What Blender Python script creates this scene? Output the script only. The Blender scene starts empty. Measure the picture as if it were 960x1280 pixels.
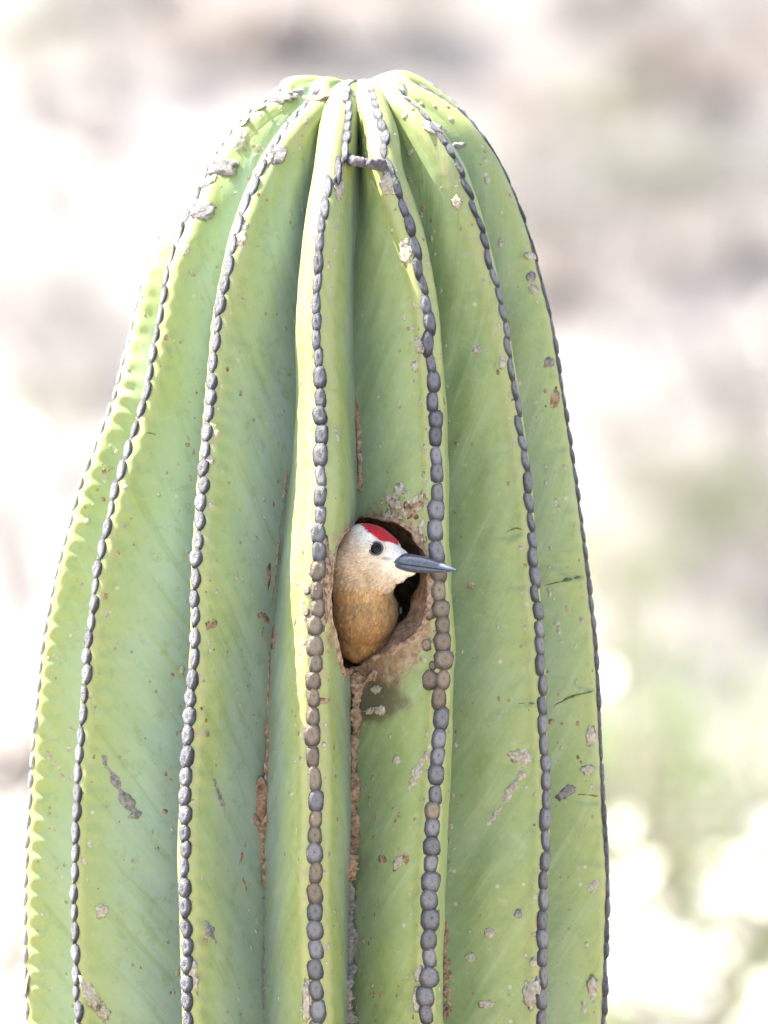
import bpy, bmesh, math, random
import numpy as np
from mathutils import Vector, Matrix
from mathutils.bvhtree import BVHTree

random.seed(7)
rng = np.random.default_rng(7)

# ------------------------------------------------------------------ camera, sky, sun, exposure
S = 0.00035            # metres per photo pixel at the cactus axis
DIST = 6.0             # camera to cactus axis
ZC = 2.30              # height of the view axis
sc = bpy.context.scene
cam_d = bpy.data.cameras.new('camera'); cam = bpy.data.objects.new('camera', cam_d)
sc.collection.objects.link(cam); sc.camera = cam
cam.location = (0, -DIST, ZC); cam.rotation_euler = (math.radians(90), 0, 0)
cam_d.sensor_fit = 'VERTICAL'; cam_d.sensor_height = 36; cam_d.sensor_width = 27
cam_d.lens = 36 * DIST / (1280 * S)
cam_d.clip_start = 0.1; cam_d.clip_end = 1000
cam_d.dof.use_dof = True; cam_d.dof.focus_distance = DIST - 0.105; cam_d.dof.aperture_fstop = 14.5

SUN_EL, SUN_AZ = 57.0, 111.0     # azimuth: degrees to the left of the direction towards the camera
sdir = Vector((-math.sin(math.radians(SUN_AZ)) * math.cos(math.radians(SUN_EL)),
               -math.cos(math.radians(SUN_AZ)) * math.cos(math.radians(SUN_EL)),
               math.sin(math.radians(SUN_EL))))
world = bpy.data.worlds.new('World'); sc.world = world; world.use_nodes = True
wn = world.node_tree
sky = wn.nodes.new('ShaderNodeTexSky'); sky.sky_type = 'NISHITA'; sky.sun_disc = False
sky.sun_elevation = math.radians(SUN_EL); sky.sun_rotation = math.atan2(sdir.x, sdir.y)
sky.dust_density = 2.0; sky.air_density = 1.0
bg = wn.nodes['Background']; bg.inputs['Strength'].default_value = 0.09
wn.links.new(sky.outputs['Color'], bg.inputs['Color'])
sl = bpy.data.lights.new('sun', 'SUN'); sl.energy = 5.0; sl.angle = math.radians(0.5); sl.color = (1, .955, .88)
sun = bpy.data.objects.new('sun', sl); sc.collection.objects.link(sun); sun.location = (-4, 4, 9)
sun.rotation_euler = (-sdir).to_track_quat('-Z', 'Y').to_euler()
vs = sc.view_settings
vs.view_transform = 'Standard'; vs.look = 'None'; vs.gamma = 1; vs.use_curve_mapping = False
vs.exposure = 2.6
sc.cycles.max_bounces = 8; sc.cycles.diffuse_bounces = 5
sc.cycles.use_denoising = True

C = sc.collection
def link(o, parent=None):
    C.objects.link(o); o.parent = parent
    return o
def tag(o, label=None, cat=None, group=None, kind=None):
    if label: o['label'] = label
    if cat: o['category'] = cat
    if group: o['group'] = group
    if kind: o['kind'] = kind
    return o
def mesh_obj(name, verts, faces, mat, parent=None, smooth=True):
    me = bpy.data.meshes.new(name)
    me.from_pydata([tuple(v) for v in verts], [], faces); me.update()
    if smooth: me.shade_smooth()
    if mat: me.materials.append(mat)
    return link(bpy.data.objects.new(name, me), parent)
def P(px, py, d=0.0):
    """photo pixel (960x1280) at a depth d (pixels in front of the cactus axis) -> point in the place"""
    f = (DIST - d * S) / DIST
    return Vector(((px - 480) * S * f, -d * S, ZC + (640 - py) * S * f))

# ------------------------------------------------------------------ numpy value noise
def _hash(ix, iy, iz, seed):
    n = (ix * 374761393 + iy * 668265263 + iz * 2147483647 + seed * 1274126177) & 0xffffffff
    n = ((n ^ (n >> 13)) * 1274126177) & 0xffffffff
    n = ((n ^ (n >> 16)) * 2246822519) & 0xffffffff
    return ((n ^ (n >> 15)) & 0xffffff) / float(0xffffff) * 2 - 1
def vnoise(x, y, z=0.0, seed=0):
    x, y, z = np.broadcast_arrays(np.asarray(x, float), np.asarray(y, float), np.asarray(z, float))
    fx, fy, fz = np.floor(x), np.floor(y), np.floor(z)
    ix, iy, iz = fx.astype(np.int64), fy.astype(np.int64), fz.astype(np.int64)
    tx, ty, tz = x - fx, y - fy, z - fz
    sx, sy, sz = [t * t * (3 - 2 * t) for t in (tx, ty, tz)]
    r = 0
    for dx in (0, 1):
        for dy in (0, 1):
            for dz in (0, 1):
                w = (sx if dx else 1 - sx) * (sy if dy else 1 - sy) * (sz if dz else 1 - sz)
                r = r + w * _hash(ix + dx, iy + dy, iz + dz, seed)
    return r
def fbm(x, y, z=0.0, seed=0, oct=3):
    r, a, f = 0, 1.0, 1.0
    for i in range(oct):
        r = r + a * vnoise(np.asarray(x) * f, np.asarray(y) * f, np.asarray(z) * f, seed + i); a *= .5; f *= 2.03
    return r
def smooth1(v, k):
    if k < 1: return v
    ker = np.exp(-0.5 * (np.arange(-3 * k, 3 * k + 1) / k) ** 2); ker /= ker.sum()
    return np.convolve(np.pad(v, 3 * k, mode='edge'), ker, mode='valid')

# ------------------------------------------------------------------ materials
def new_mat(name, rough=.6, spec=.3):
    m = bpy.data.materials.new(name); m.use_nodes = True
    b = m.node_tree.nodes['Principled BSDF']
    b.inputs['Roughness'].default_value = rough; b.inputs['Specular IOR Level'].default_value = spec
    return m, m.node_tree, b
class G:
    """tiny node-graph helper"""
    def __init__(s, nt): s.nt = nt
    def n(s, typ, **kw):
        nd = s.nt.nodes.new(typ)
        for k, v in kw.items(): setattr(nd, k, v)
        return nd
    def l(s, a, b): s.nt.links.new(a, b)
    def val(s, sock, v):
        if isinstance(v, bpy.types.NodeSocket): s.l(v, sock)
        elif v is not None: sock.default_value = v
    def math(s, op, a, b=None, c=None, clamp=False):
        m = s.n('ShaderNodeMath', operation=op, use_clamp=clamp)
        s.val(m.inputs[0], a); s.val(m.inputs[1], b)
        if c is not None: s.val(m.inputs[2], c)
        return m.outputs[0]
    def ramp(s, fac, stops, interp='LINEAR'):
        r = s.n('ShaderNodeValToRGB'); cr = r.color_ramp; cr.interpolation = interp
        while len(cr.elements) < len(stops): cr.elements.new(.5)
        for e, (p, c) in zip(cr.elements, stops):
            e.position = p; e.color = (*c, 1) if len(c) == 3 else c
        s.val(r.inputs[0], fac); return r.outputs[0]
    def mix(s, fac, a, b, mode='MIX'):
        m = s.n('ShaderNodeMix', data_type='RGBA', blend_type=mode)
        s.val(m.inputs[0], fac)
        for sock, v in ((m.inputs[6], a), (m.inputs[7], b)):
            if isinstance(v, bpy.types.NodeSocket): s.l(v, sock)
            else: sock.default_value = (*v, 1)
        return m.outputs[2]
    def noise(s, vec, scale, detail=3, rough=.55, dist=0.0):
        t = s.n('ShaderNodeTexNoise'); s.val(t.inputs['Vector'], vec)
        t.inputs['Scale'].default_value = scale; t.inputs['Detail'].default_value = detail
        t.inputs['Roughness'].default_value = rough; t.inputs['Distortion'].default_value = dist
        return t.outputs['Fac']
    def comb(s, x, y, z):
        c = s.n('ShaderNodeCombineXYZ'); s.val(c.inputs[0], x); s.val(c.inputs[1], y); s.val(c.inputs[2], z)
        return c.outputs[0]
    def smooth(s, x, lo, hi):
        m = s.n('ShaderNodeMapRange', interpolation_type='SMOOTHSTEP')
        s.val(m.inputs[0], x); m.inputs[1].default_value = lo; m.inputs[2].default_value = hi
        return m.outputs[0]
    def bump(s, b, h, strength, dist):
        bp = s.n('ShaderNodeBump'); bp.inputs['Strength'].default_value = strength
        bp.inputs['Distance'].default_value = dist; s.l(h, bp.inputs['Height']); s.l(bp.outputs[0], b.inputs['Normal'])

HOLE = P(474, 748, 260)

def cactus_material():
    m, nt, b = new_mat('cactus_skin', .46, .62); g = G(nt)
    uv = g.n('ShaderNodeUVMap', uv_map='rib_uv').outputs[0]
    sx = g.n('ShaderNodeSeparateXYZ'); g.l(uv, sx.inputs[0])
    rib = g.math('FLOOR', sx.outputs[0])
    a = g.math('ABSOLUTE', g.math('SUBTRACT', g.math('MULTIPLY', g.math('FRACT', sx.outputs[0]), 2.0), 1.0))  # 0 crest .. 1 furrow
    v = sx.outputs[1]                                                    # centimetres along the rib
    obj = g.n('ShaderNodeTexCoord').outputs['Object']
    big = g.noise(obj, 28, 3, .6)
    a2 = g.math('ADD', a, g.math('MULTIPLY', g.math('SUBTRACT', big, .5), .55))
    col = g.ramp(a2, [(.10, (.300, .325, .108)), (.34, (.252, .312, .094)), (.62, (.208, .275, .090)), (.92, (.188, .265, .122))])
    # waxy bloom towards the furrows, patchy, made paler to imitate glare lifting the shade
    ribsel = g.noise(g.comb(g.math('MULTIPLY', rib, 3.7), g.math('MULTIPLY', v, .12), 0.0), 1.0, 1)
    bloom = g.math('MULTIPLY', g.smooth(g.math('ADD', a, g.math('MULTIPLY', g.math('SUBTRACT', big, .5), .4)), .26, .80), g.math('MULTIPLY_ADD', g.smooth(rib, 4.4, 2.4), .8, g.math('MULTIPLY', g.smooth(ribsel, .40, .62), .25)))
    col = g.mix(g.math('MULTIPLY', bloom, .95, clamp=True), col, (.300, .385, .335))
    # growth lines that run down from the crest into the furrow
    w = g.math('SUBTRACT', v, g.math('MULTIPLY', a, 7.5))
    st = g.noise(g.comb(g.math('MULTIPLY', w, 1.0), g.math('MULTIPLY', a, .9), g.math('MULTIPLY', rib, 5.3)), 1.15, 4, .6)
    col = g.mix(g.smooth(st, .50, .78), col, (.275, .345, .175), 'MIX')
    col = g.mix(g.math('MULTIPLY', g.smooth(st, .46, .26), .5), col, (.165, .225, .060), 'MIX')
    fine = g.noise(obj, 420, 4, .65)
    col = g.mix(g.math('MULTIPLY', g.smooth(fine, .40, .70), .22), col, (.30, .34, .14))
    mot = g.noise(obj, 150, 5, .72)
    col = g.mix(g.math('MULTIPLY', g.smooth(mot, .47, .36), .30), col, (.150, .205, .070))
    col = g.mix(g.math('MULTIPLY', g.smooth(mot, .56, .68), .40), col, (.335, .375, .215))
    scr = g.noise(g.comb(g.math('MULTIPLY', w, 9.0), g.math('MULTIPLY', a, 2.5), g.math('MULTIPLY', rib, 2.1)), 1.0, 4, .75)
    col = g.mix(g.math('MULTIPLY', g.smooth(scr, .60, .72), .35), col, (.37, .40, .27))
    # yellowed shoulder near the crest
    yel = g.math('MULTIPLY', g.smooth(a, .34, .16), g.smooth(g.noise(obj, 60, 3), .38, .62))
    col = g.mix(g.math('MULTIPLY', yel, .26), col, (.39, .365, .125))
    # tan bruises along the crest line
    br = g.math('MULTIPLY', g.smooth(a, .40, .12), g.smooth(g.noise(obj, 95, 4, .7), .57, .70))
    col = g.mix(g.math('MULTIPLY', br, .7), col, (.33, .235, .145))
    # pinprick specks
    vo = g.n('ShaderNodeTexVoronoi'); vo.inputs['Scale'].default_value = 190; g.l(obj, vo.inputs['Vector'])
    sel = g.n('ShaderNodeSeparateColor'); g.l(vo.outputs['Color'], sel.inputs[0])
    sp = g.math('MULTIPLY', g.smooth(vo.outputs['Distance'], .20, .10), g.smooth(sel.outputs[0], .84, .88))
    col = g.mix(g.math('MULTIPLY', sp, .8), col, (.20, .135, .065))
    sp2 = g.math('MULTIPLY', g.smooth(vo.outputs['Distance'], .22, .13), g.smooth(sel.outputs[1], .955, .965))
    col = g.mix(g.math('MULTIPLY', sp2, .8), col, (.42, .40, .30))
    # bark-brown callus stain round the nest hole
    sub = g.n('ShaderNodeVectorMath', operation='SUBTRACT'); g.l(obj, sub.inputs[0]); sub.inputs[1].default_value = HOLE - ROOT
    q = g.n('ShaderNodeVectorMath', operation='MULTIPLY'); g.l(sub.outputs[0], q.inputs[0]); q.inputs[1].default_value = (1.28, .22, .82)
    ln = g.n('ShaderNodeVectorMath', operation='LENGTH'); g.l(q.outputs[0], ln.inputs[0])
    dd = g.math('ADD', ln.outputs['Value'], g.math('MULTIPLY', g.math('SUBTRACT', g.noise(obj, 130, 4, .7), .5), .020))
    stain = g.smooth(dd, .0345, .0275)
    scol = g.ramp(g.noise(obj, 260, 4, .7), [(.3, (.13, .07, .035)), (.5, (.30, .18, .095)), (.72, (.42, .32, .22))])
    col = g.mix(g.math('MULTIPLY', stain, .9), col, scol)
    # dark drip stain under the hole
    sub2 = g.n('ShaderNodeVectorMath', operation='SUBTRACT'); g.l(obj, sub2.inputs[0]); sub2.inputs[1].default_value = P(473, 872, 240) - ROOT
    q2 = g.n('ShaderNodeVectorMath', operation='MULTIPLY'); g.l(sub2.outputs[0], q2.inputs[0]); q2.inputs[1].default_value = (.75, .15, .85)
    ln2 = g.n('ShaderNodeVectorMath', operation='LENGTH'); g.l(q2.outputs[0], ln2.inputs[0])
    d2 = g.math('ADD', ln2.outputs['Value'], g.math('MULTIPLY', g.math('SUBTRACT', g.noise(obj, 100, 3, .6), .5), .014))
    col = g.mix(g.math('MULTIPLY', g.smooth(d2, .0125, .0055), .8), col, (.075, .045, .028))
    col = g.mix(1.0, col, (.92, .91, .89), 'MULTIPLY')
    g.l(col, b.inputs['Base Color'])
    h = g.math('ADD', g.math('MULTIPLY', st, .6), g.math('ADD', g.math('MULTIPLY', fine, .16), g.math('MULTIPLY', stain, g.noise(obj, 300, 4, .7))))
    g.bump(b, h, .35, .0012)
    rr = g.math('ADD', .38, g.math('MULTIPLY', g.noise(obj, 80, 3), .22)); g.l(rr, b.inputs['Roughness'])
    return m

def mottled(name, stops, scale, rough=.85, bump=.5, bdist=.001, spec=.2, detail=4):
    m, nt, b = new_mat(name, rough, spec); g = G(nt)
    obj = g.n('ShaderNodeTexCoord').outputs['Object']
    f = g.noise(obj, scale, detail, .68)
    g.l(g.ramp(f, stops), b.inputs['Base Color'])
    if bump: g.bump(b, g.noise(obj, scale * 1.7, 4, .7), bump, bdist)
    return m
def areole_material(name, dark, mid, light, centre):
    """felted pad: dark skirt, paler worn crown painted sunlit towards its top, and a little pit; local z is the outward axis"""
    m, nt, b = new_mat(name, .65, .35); g = G(nt)
    tc = g.n('ShaderNodeTexCoord'); sx = g.n('ShaderNodeSeparateXYZ'); g.l(tc.outputs['Object'], sx.inputs[0])
    rnd = g.n('ShaderNodeObjectInfo').outputs['Random']
    vec = g.n('ShaderNodeVectorMath', operation='ADD'); g.l(tc.outputs['Object'], vec.inputs[0])
    g.l(g.comb(g.math('MULTIPLY', rnd, 50.0), 0.0, 0.0), vec.inputs[1])
    ns = g.math('ADD', g.math('MULTIPLY', g.noise(vec.outputs[0], 2.0, 4, .7), .6), g.math('MULTIPLY', g.noise(vec.outputs[0], 7.0, 3, .7), .4))
    r = g.math('SQRT', g.math('ADD', g.math('MULTIPLY', sx.outputs[0], sx.outputs[0]), g.math('MULTIPLY', g.math('SUBTRACT', sx.outputs[1], .12), g.math('SUBTRACT', sx.outputs[1], .12))))  # pale centre shifted towards the top: sunlight painted into the felt
    r = g.math('ADD', r, g.math('MULTIPLY', g.math('SUBTRACT', ns, .5), .9))
    col = g.ramp(r, [(.06, centre), (.16, light), (.52, light), (.74, mid), (1.0, dark)])
    tint = g.math('ADD', .78, g.math('MULTIPLY', rnd, .42))
    tn = g.comb(tint, tint, tint)
    g.l(g.mix(1.0, col, tn, 'MULTIPLY'), b.inputs['Base Color'])
    g.bump(b, ns, .9, .4)
    return m

# ------------------------------------------------------------------ terrain height
def terrain_h(x, y):
    x = np.asarray(x, float); y = np.asarray(y, float)
    near = 0.75 * np.clip((-y - 1.5) / 4.5, 0, 1) ** 1.3 + 0.10 * np.clip(-y - 6, 0, 60) ** .9
    u = np.clip(y - 26, 0, None)
    hill = 0.46 * (np.sqrt(u * u + 9) - 3)
    hill = hill + (0.16 * x) * np.clip((y - 20) / 25, 0, 1) * np.exp(-(x / 60) ** 2)
    n = .16 * fbm(x * .21, y * .21, 0, 3, 3) * np.clip((np.abs(y) + np.abs(x)) / 9, 0, 1) + .022 * fbm(x * 1.3, y * 1.3, 0, 9, 3) * np.clip((y - 8) / 8, .25, 1)
    return near + hill + n - .02
ROOT = Vector(((395 - 480) * S, 0.0, float(terrain_h((395 - 480) * S, 0.0)) - .01))

# ------------------------------------------------------------------ cactus: rib layout
PY = np.array([150, 200, 250, 300, 400, 500, 600, 700, 800, 900, 1000, 1100, 1200, 1280, 2000, 8000.])
CX = np.array([442, 442, 435, 428, 425, 420, 409, 399, 397, 394, 393, 394, 393, 392, 391, 391.])
PROF = [(3, 114), (14, 108), (34, 101), (58, 98), (84, 103), (106, 113), (130, 130), (151, 152), (184, 200), (212, 250), (235, 300),
        (263, 400), (285, 500), (311, 600), (334, 700), (347, 800), (354, 900), (360, 1000), (365, 1100), (364, 1200), (361, 1280), (359, 1400)]
PHI_Y = [150, 200, 250, 300, 500, 700, 1000, 1280]
PHI = dict(A=[-102, -100, -93, -88, -80, -78, -82, -82], B=[-72, -71, -65, -60, -57, -56, -55.6, -55], C=[-32, -36, -36, -35, -33.6, -28, -27, -26],
           D=[-3, -5, -6, -6, -4, 0, 0, .5], E=[12, 13, 18, 22, 25.5, 27.5, 25.5, 23], F=[39, 42, 46, 49, 52, 53, 53, 52], G=[73, 74, 75, 76, 77, 77, 77, 77])
CREST = dict(
    A=[(230, 238), (262, 222), (300, 196), (340, 179), (400, 166), (500, 141), (545, 123), (600, 101), (700, 73), (800, 53), (900, 43), (1000, 36), (1100, 31), (1200, 31), (1280, 34)],
    B=[(118, 352), (135, 318), (160, 294), (200, 266), (262, 238), (330, 211), (400, 198), (500, 180), (540, 168), (600, 147), (700, 123), (800, 110), (900, 102), (1000, 95), (1100, 92), (1200, 95), (1280, 97)],
    C=[(118, 398), (130, 385), (150, 366), (190, 338), (250, 310), (300, 293), (400, 272), (500, 262), (560, 257), (600, 253), (700, 245), (800, 243), (900, 236), (1000, 230), (1100, 231), (1200, 233), (1280, 235)],
    D=[(110, 428), (150, 421), (200, 413), (240, 407), (300, 401), (400, 395), (500, 400), (600, 403), (700, 398), (800, 393), (900, 392), (1000, 395), (1100, 393), (1200, 395), (1280, 397)],
    E=[(112, 462), (130, 468), (160, 478), (200, 481), (250, 500), (300, 517), (350, 528), (400, 536), (500, 543), (600, 547), (680, 547), (750, 551), (800, 556), (900, 550), (1000, 543), (1100, 537), (1200, 535), (1280, 535)],
    F=[(120, 500), (135, 522), (165, 546), (200, 570), (250, 590), (300, 605), (400, 630), (500, 646), (600, 660), (700, 667), (800, 676), (900, 679), (1000, 684), (1100, 680), (1200, 678), (1280, 677)],
    G=[(105, 505), (115, 540), (150, 588), (200, 623), (250, 645), (300, 662), (400, 688), (500, 703), (600, 718), (700, 731), (800, 742), (900, 747), (1000, 752), (1100, 758), (1200, 755), (1280, 752)])

pr = np.array(PROF, float)
def catmull(pts, per=12):
    p = np.vstack([2 * pts[0] - pts[1], pts, 2 * pts[-1] - pts[-2]]); out = []
    for i in range(1, len(p) - 2):
        for t in np.linspace(0, 1, per, endpoint=False):
            out.append(.5 * (2 * p[i] + (p[i+1] - p[i-1]) * t + (2 * p[i-1] - 5 * p[i] + 4 * p[i+1] - p[i+2]) * t * t + (3 * p[i] - p[i-1] - 3 * p[i+1] + p[i+2]) * t ** 3))
    out.append(pts[-1]); return np.array(out)
cr = catmull(pr)
al = np.concatenate([[0], np.cumsum(np.hypot(*np.diff(cr, axis=0).T))])
STEP = 3.0
sfine = np.arange(0, al[-1], STEP)
Rr = smooth1(np.interp(sfine, al, cr[:, 0]), 3); Yr = smooth1(np.interp(sfine, al, cr[:, 1]), 3)
ybase = 640 + (ZC - ROOT.z) / S + 30
low = np.array([1480, 1620, 1800, 2050, 2400, 2900, 3500, 4300, 5200, 6100, ybase])
Rr = np.concatenate([Rr, np.interp(low, [1400, 2000, 3500, ybase], [359, 362, 368, 352])]); Yr = np.concatenate([Yr, low])
NR = len(Rr)
srow = np.concatenate([[0], np.cumsum(np.hypot(np.diff(Rr), np.diff(Yr)))])
cxr = smooth1(np.interp(Yr, PY, CX), 4)
# outward normal of the meridian (radial, up)
dR, dY = np.gradient(Rr), np.gradient(Yr); ll = np.hypot(dR, dY); NRad, NUp = dY / ll, dR / ll
vis = 'ABCDEFG'
phi = [smooth1(np.interp(Yr, PHI_Y, PHI[k]), 5) for k in vis]
for j in range(1, 7):
    phi.append(phi[6] + (phi[0] + 360 - phi[6]) * j / 7.0)
NRIB = 13
fade = np.clip((Rr - 45) / 60, 0, 1); fade = fade * fade * (3 - 2 * fade)
crest = np.zeros((NRIB, NR, 3)); dxs = np.zeros((NRIB, NR))
for k in range(NRIB):
    ph = np.radians(phi[k])
    x = cxr + Rr * np.sin(ph); d = Rr * np.cos(ph)
    if k < 7:
        L = np.array(CREST[vis[k]], float)
        tx = smooth1(np.interp(Yr, L[:, 0], L[:, 1]), 4)
        f = (DIST - d * S) / DIST
        want = 480 + (tx - 480) * f
        m = (want - x)
        if vis[k] == 'A': m = m * np.clip((Yr - 215) / 60, 0, 1)
        dxs[k] = m * fade * np.where(Yr > 1400, np.clip((4000 - Yr) / 2600, 0, 1), 1)
crestH = np.array([0, 0, 3, 2, 1, 0, 0, 0, 3, 0, 2, 0, 0.])   # a few ribs stand a little higher at the crown
for k in range(NRIB):
    ph = np.radians(phi[k])
    x = cxr + Rr * np.sin(ph) + dxs[k]
    wob = 2.2 * fbm(srow / 95.0, k * 7.1, 0, 21, 2) * np.clip(Rr / 120, 0, 1)
    d = Rr * np.cos(ph) + (wob * np.cos(ph) if k < 7 else wob)
    hump = np.exp(-((Rr - 60) / 45.0) ** 2) * (Yr < 200) * ({1: 4, 2: 1, 3: -3, 4: -2, 5: 2, 6: 4, 7: 11, 8: 9, 9: 2, 12: -2, 11: 2}.get(k, 0))
    crest[k] = np.stack([x, d, Yr - hump], 1)
# crest scallops: the pads sit in shallow notches
AREO = {}
for k in range(NRIB):
    s, lst = 26.0 + 9 * random.random(), []
    while s < srow[-1] - 60:
        row = np.interp(s, srow, np.arange(NR)); y = np.interp(s, srow, Yr); R_ = np.interp(s, srow, Rr)
        base = 23.5 if y > 330 else (25.5 if y > 190 else 18.0)
        if y > 1400: base = 30.0
        lst.append((s, row, y, R_)); s += base * random.uniform(.86, 1.16)
    AREO[k] = lst
valley = np.zeros((NRIB, NR, 3))        # valley k lies between rib k and rib k+1
dep = np.interp(Yr, [97, 130, 200, 300, 500, 900, 1400, 9000], [.46, .42, .40, .39, .385, .38, .36, .30]) * Rr
for k in range(NRIB):
    k2 = (k + 1) % NRIB
    p2 = phi[k2] + (360 if k2 == 0 else 0)
    w = {2: .46, 3: .49}.get(k, .5)
    ph = np.radians(phi[k] * (1 - w) + p2 * w)
    dq = {4: .72, 5: .64, 2: .86, 3: .87}.get(k, 1.0) * dep
    rv = Rr - dq * NRad * (1 + .05 * fbm(srow / 130, k * 3.3, 0, 5, 2)); yv = Yr + dep * np.abs(NUp) * .8
    valley[k] = np.stack([cxr + rv * np.sin(ph) + .5 * (dxs[k] + dxs[k2]) * .8, rv * np.cos(ph), yv], 1)
# two measured furrows (C|D and D|E)
for k, lst in ((2, [(150, 412), (250, 388), (350, 376), (430, 372), (520, 368), (600, 358), (700, 348), (800, 338), (900, 334), (1000, 329), (1100, 330), (1280, 329)]),
               (3, [(150, 450), (210, 450), (300, 443), (400, 442), (500, 445), (600, 448), (700, 448), (800, 442), (900, 440), (1000, 441), (1100, 439), (1280, 436)])):
    L = np.array(lst, float); tx = smooth1(np.interp(Yr, L[:, 0], L[:, 1]), 4)
    want = 480 + (tx - 480) * (DIST - valley[k][:, 1] * S) / DIST
    valley[k][:, 0] += (want - valley[k][:, 0]) * fade * np.clip((Yr - 120) / 60, 0, 1) * np.where(Yr > 1400, np.clip((4000 - Yr) / 2600, 0, 1), 1)

def px2world(A):
    """pixel-unit body coordinates (x, depth, y) -> metres, relative to the cactus root"""
    return np.stack([(A[..., 0] - 480) * S, -A[..., 1] * S, ZC + (640 - A[..., 2]) * S], -1) - np.array(ROOT)

verts, faces, fmat, uvs = [], [], [], []
CAPW = np.clip(Rr * .215, 2.0, 22.5 - 2.0 * np.clip((Yr - 400) / 500, 0, 1))
colid = {}
rings = []          # per column: (NR,3) ; consecutive columns share the furrow column
cols_uv, cols_rib = [], []
ca = [-1 + .7 * i / 15 for i in range(15)] + [-.3 + .6 * i / 10 for i in range(11)] + [.3 + .7 * (i + 1) / 15 for i in range(14)]
cb = [-1 + .7 * i / 6 for i in range(6)] + [-.3 + .6 * i / 6 for i in range(7)] + [.3 + .7 * (i + 1) / 6 for i in range(5)]
normals_out = {}
for k in range(NRIB):
    VL, VR, Cc = valley[(k - 1) % NRIB], valley[k], crest[k]
    T = VR - VL; T /= np.linalg.norm(T, axis=1)[:, None] + 1e-9
    mid = (VL + VR) / 2; din = mid - Cc
    din -= T * np.sum(din * T, 1)[:, None]; din /= np.linalg.norm(din, axis=1)[:, None] + 1e-9
    normals_out[k] = -din
    wcap = (CAPW * (1.04 if k == 3 else np.interp(Yr, [180, 420], [1.0, .70])))[:, None]
    sc_s = np.array([t[0] for t in AREO[k]]); idx = np.clip(np.searchsorted(sc_s, srow), 1, len(sc_s) - 1)
    gap = (sc_s[idx] - sc_s[idx - 1]); fr = (srow - sc_s[idx - 1]) / gap
    scal = ((1.7, 1.1, 1.0)[k] if k < 3 else .5) * np.clip((Yr - 190) / 200, 0.08, 1)[:, None] * (1 + .6 * vnoise(srow / 60, k * 3.1, 0, 77))[:, None] * (np.cos(2 * np.pi * fr) * .5 + .5)[:, None]             # 1 at a pad, 0 between pads
    cols = ca if k <= 7 or k == 12 else cb
    for a in cols:
        side = -1 if a < 0 else 1; aa = abs(a)
        V = VL if a < 0 else VR
        thE = math.radians(78)
        if aa <= .3 + 1e-9:
            th = aa / .3 * thE
            pos = Cc + side * T * wcap * math.sin(th) + din * wcap * (1 - math.cos(th))
            pos = pos + din * scal * (1.9 * (1 - (aa / .3)) - 1.1 * (aa / .3)) * np.clip(Rr / 130, 0, 1)[:, None] \
                  - side * T * scal * 1.4 * (aa / .3) * np.clip(Rr / 130, 0, 1)[:, None] * -1
        else:
            u = (aa - .3) / .7
            E = Cc + side * T * wcap * math.sin(thE) + din * wcap * (1 - math.cos(thE)) - din * scal * 1.1 * (1 - u) ** 9 * np.clip(Rr / 130, 0, 1)[:, None] \
                + side * T * scal * 1.4 * (1 - u) ** 9 * np.clip(Rr / 130, 0, 1)[:, None]
            uu = u if u < .82 else u
            pos = E + (V - E) * uu
            nrm = side * T * .75 - din * .5                        # outward from the flank
            bul = (.055 * math.sin(math.pi * min(1, u * 1.02)) + .014 * math.sin(2 * math.pi * u)) * np.linalg.norm(V - E, axis=1)[:, None]
            pos = pos + nrm * bul
            wv = srow - 150 * aa
            amp = math.sin(math.pi * u) ** .7
            n = 2.6 * fbm(wv / 75.0, u * 1.6 + k * 9 + (3 if side > 0 else 0), 0, 31, 2) + .75 * fbm(wv / 17.0, u * 2.3 + k * 5, side, 33, 2)
            pos = pos + nrm * (n * amp * np.clip(Rr / 150, 0, 1))[:, None]
        rings.append(px2world(pos)); cols_rib.append(k); cols_uv.append(k + (a + 1) / 2)
# transverse dents on the flanks: (rib, side, photo y at the crest, slope, length in a, depth)
dents = [(5, -1, 668, .14, .40, 3.2), (6, -1, 722, -.20, .70, 4.0), (6, -1, 862, -.30, .60, 3.0), (5, -1, 878, .0, .25, 2.2), (6, -1, 1000, .05, .45, 2.6),
         (6, -1, 560, .1, .4, 1.8), (6, -1, 470, -.2, .5, 1.4), (5, -1, 735, -.3, .5, 1.6), (0, 1, 700, .5, .5, 1.8), (1, 1, 540, .2, .35, 1.8), (1, 1, 528, .15, .3, 1.4), (5, -1, 560, .3, .5, 1.2), (6, -1, 655, -.2, .4, 1.3), (6, -1, 1080, -.3, .5, 1.5)]
NCOL = len(rings)
RG = np.array(rings)
for (k, side, y0, slope, la, dp) in dents:
    for ci in range(NCOL):
        if cols_rib[ci] != k: continue
        a = (cols_uv[ci] - k) * 2 - 1
        if a * side <= .22: continue
        u = (abs(a) - .22) / .78
        if u > la: continue
        ypx = 640 - (RG[ci, :, 2] + ROOT.z - ZC) / S
        yy = y0 + slope * u * 90 + 3 * math.sin(u * 9)
        dd = ypx - yy
        prof = np.where(dd < 0, -.75 * np.exp(-(dd / 24.0) ** 2), .75 * np.exp(-(dd / 15.0) ** 2))
        T = valley[k] - valley[k - 1]; T = T / (np.linalg.norm(T, axis=1)[:, None] + 1e-9)
        nrm = side * T * .75 + normals_out[k] * .5
        off = nrm * (prof * .8 * dp * (1 - u / la) ** .6)[:, None]
        RG[ci] += np.stack([off[:, 0] * S, -off[:, 1] * S, -off[:, 2] * S], 1)
V = RG.reshape(-1, 3)
def vid(c, r): return (c % NCOL) * NR + r
vcm = srow * S * 100
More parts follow.
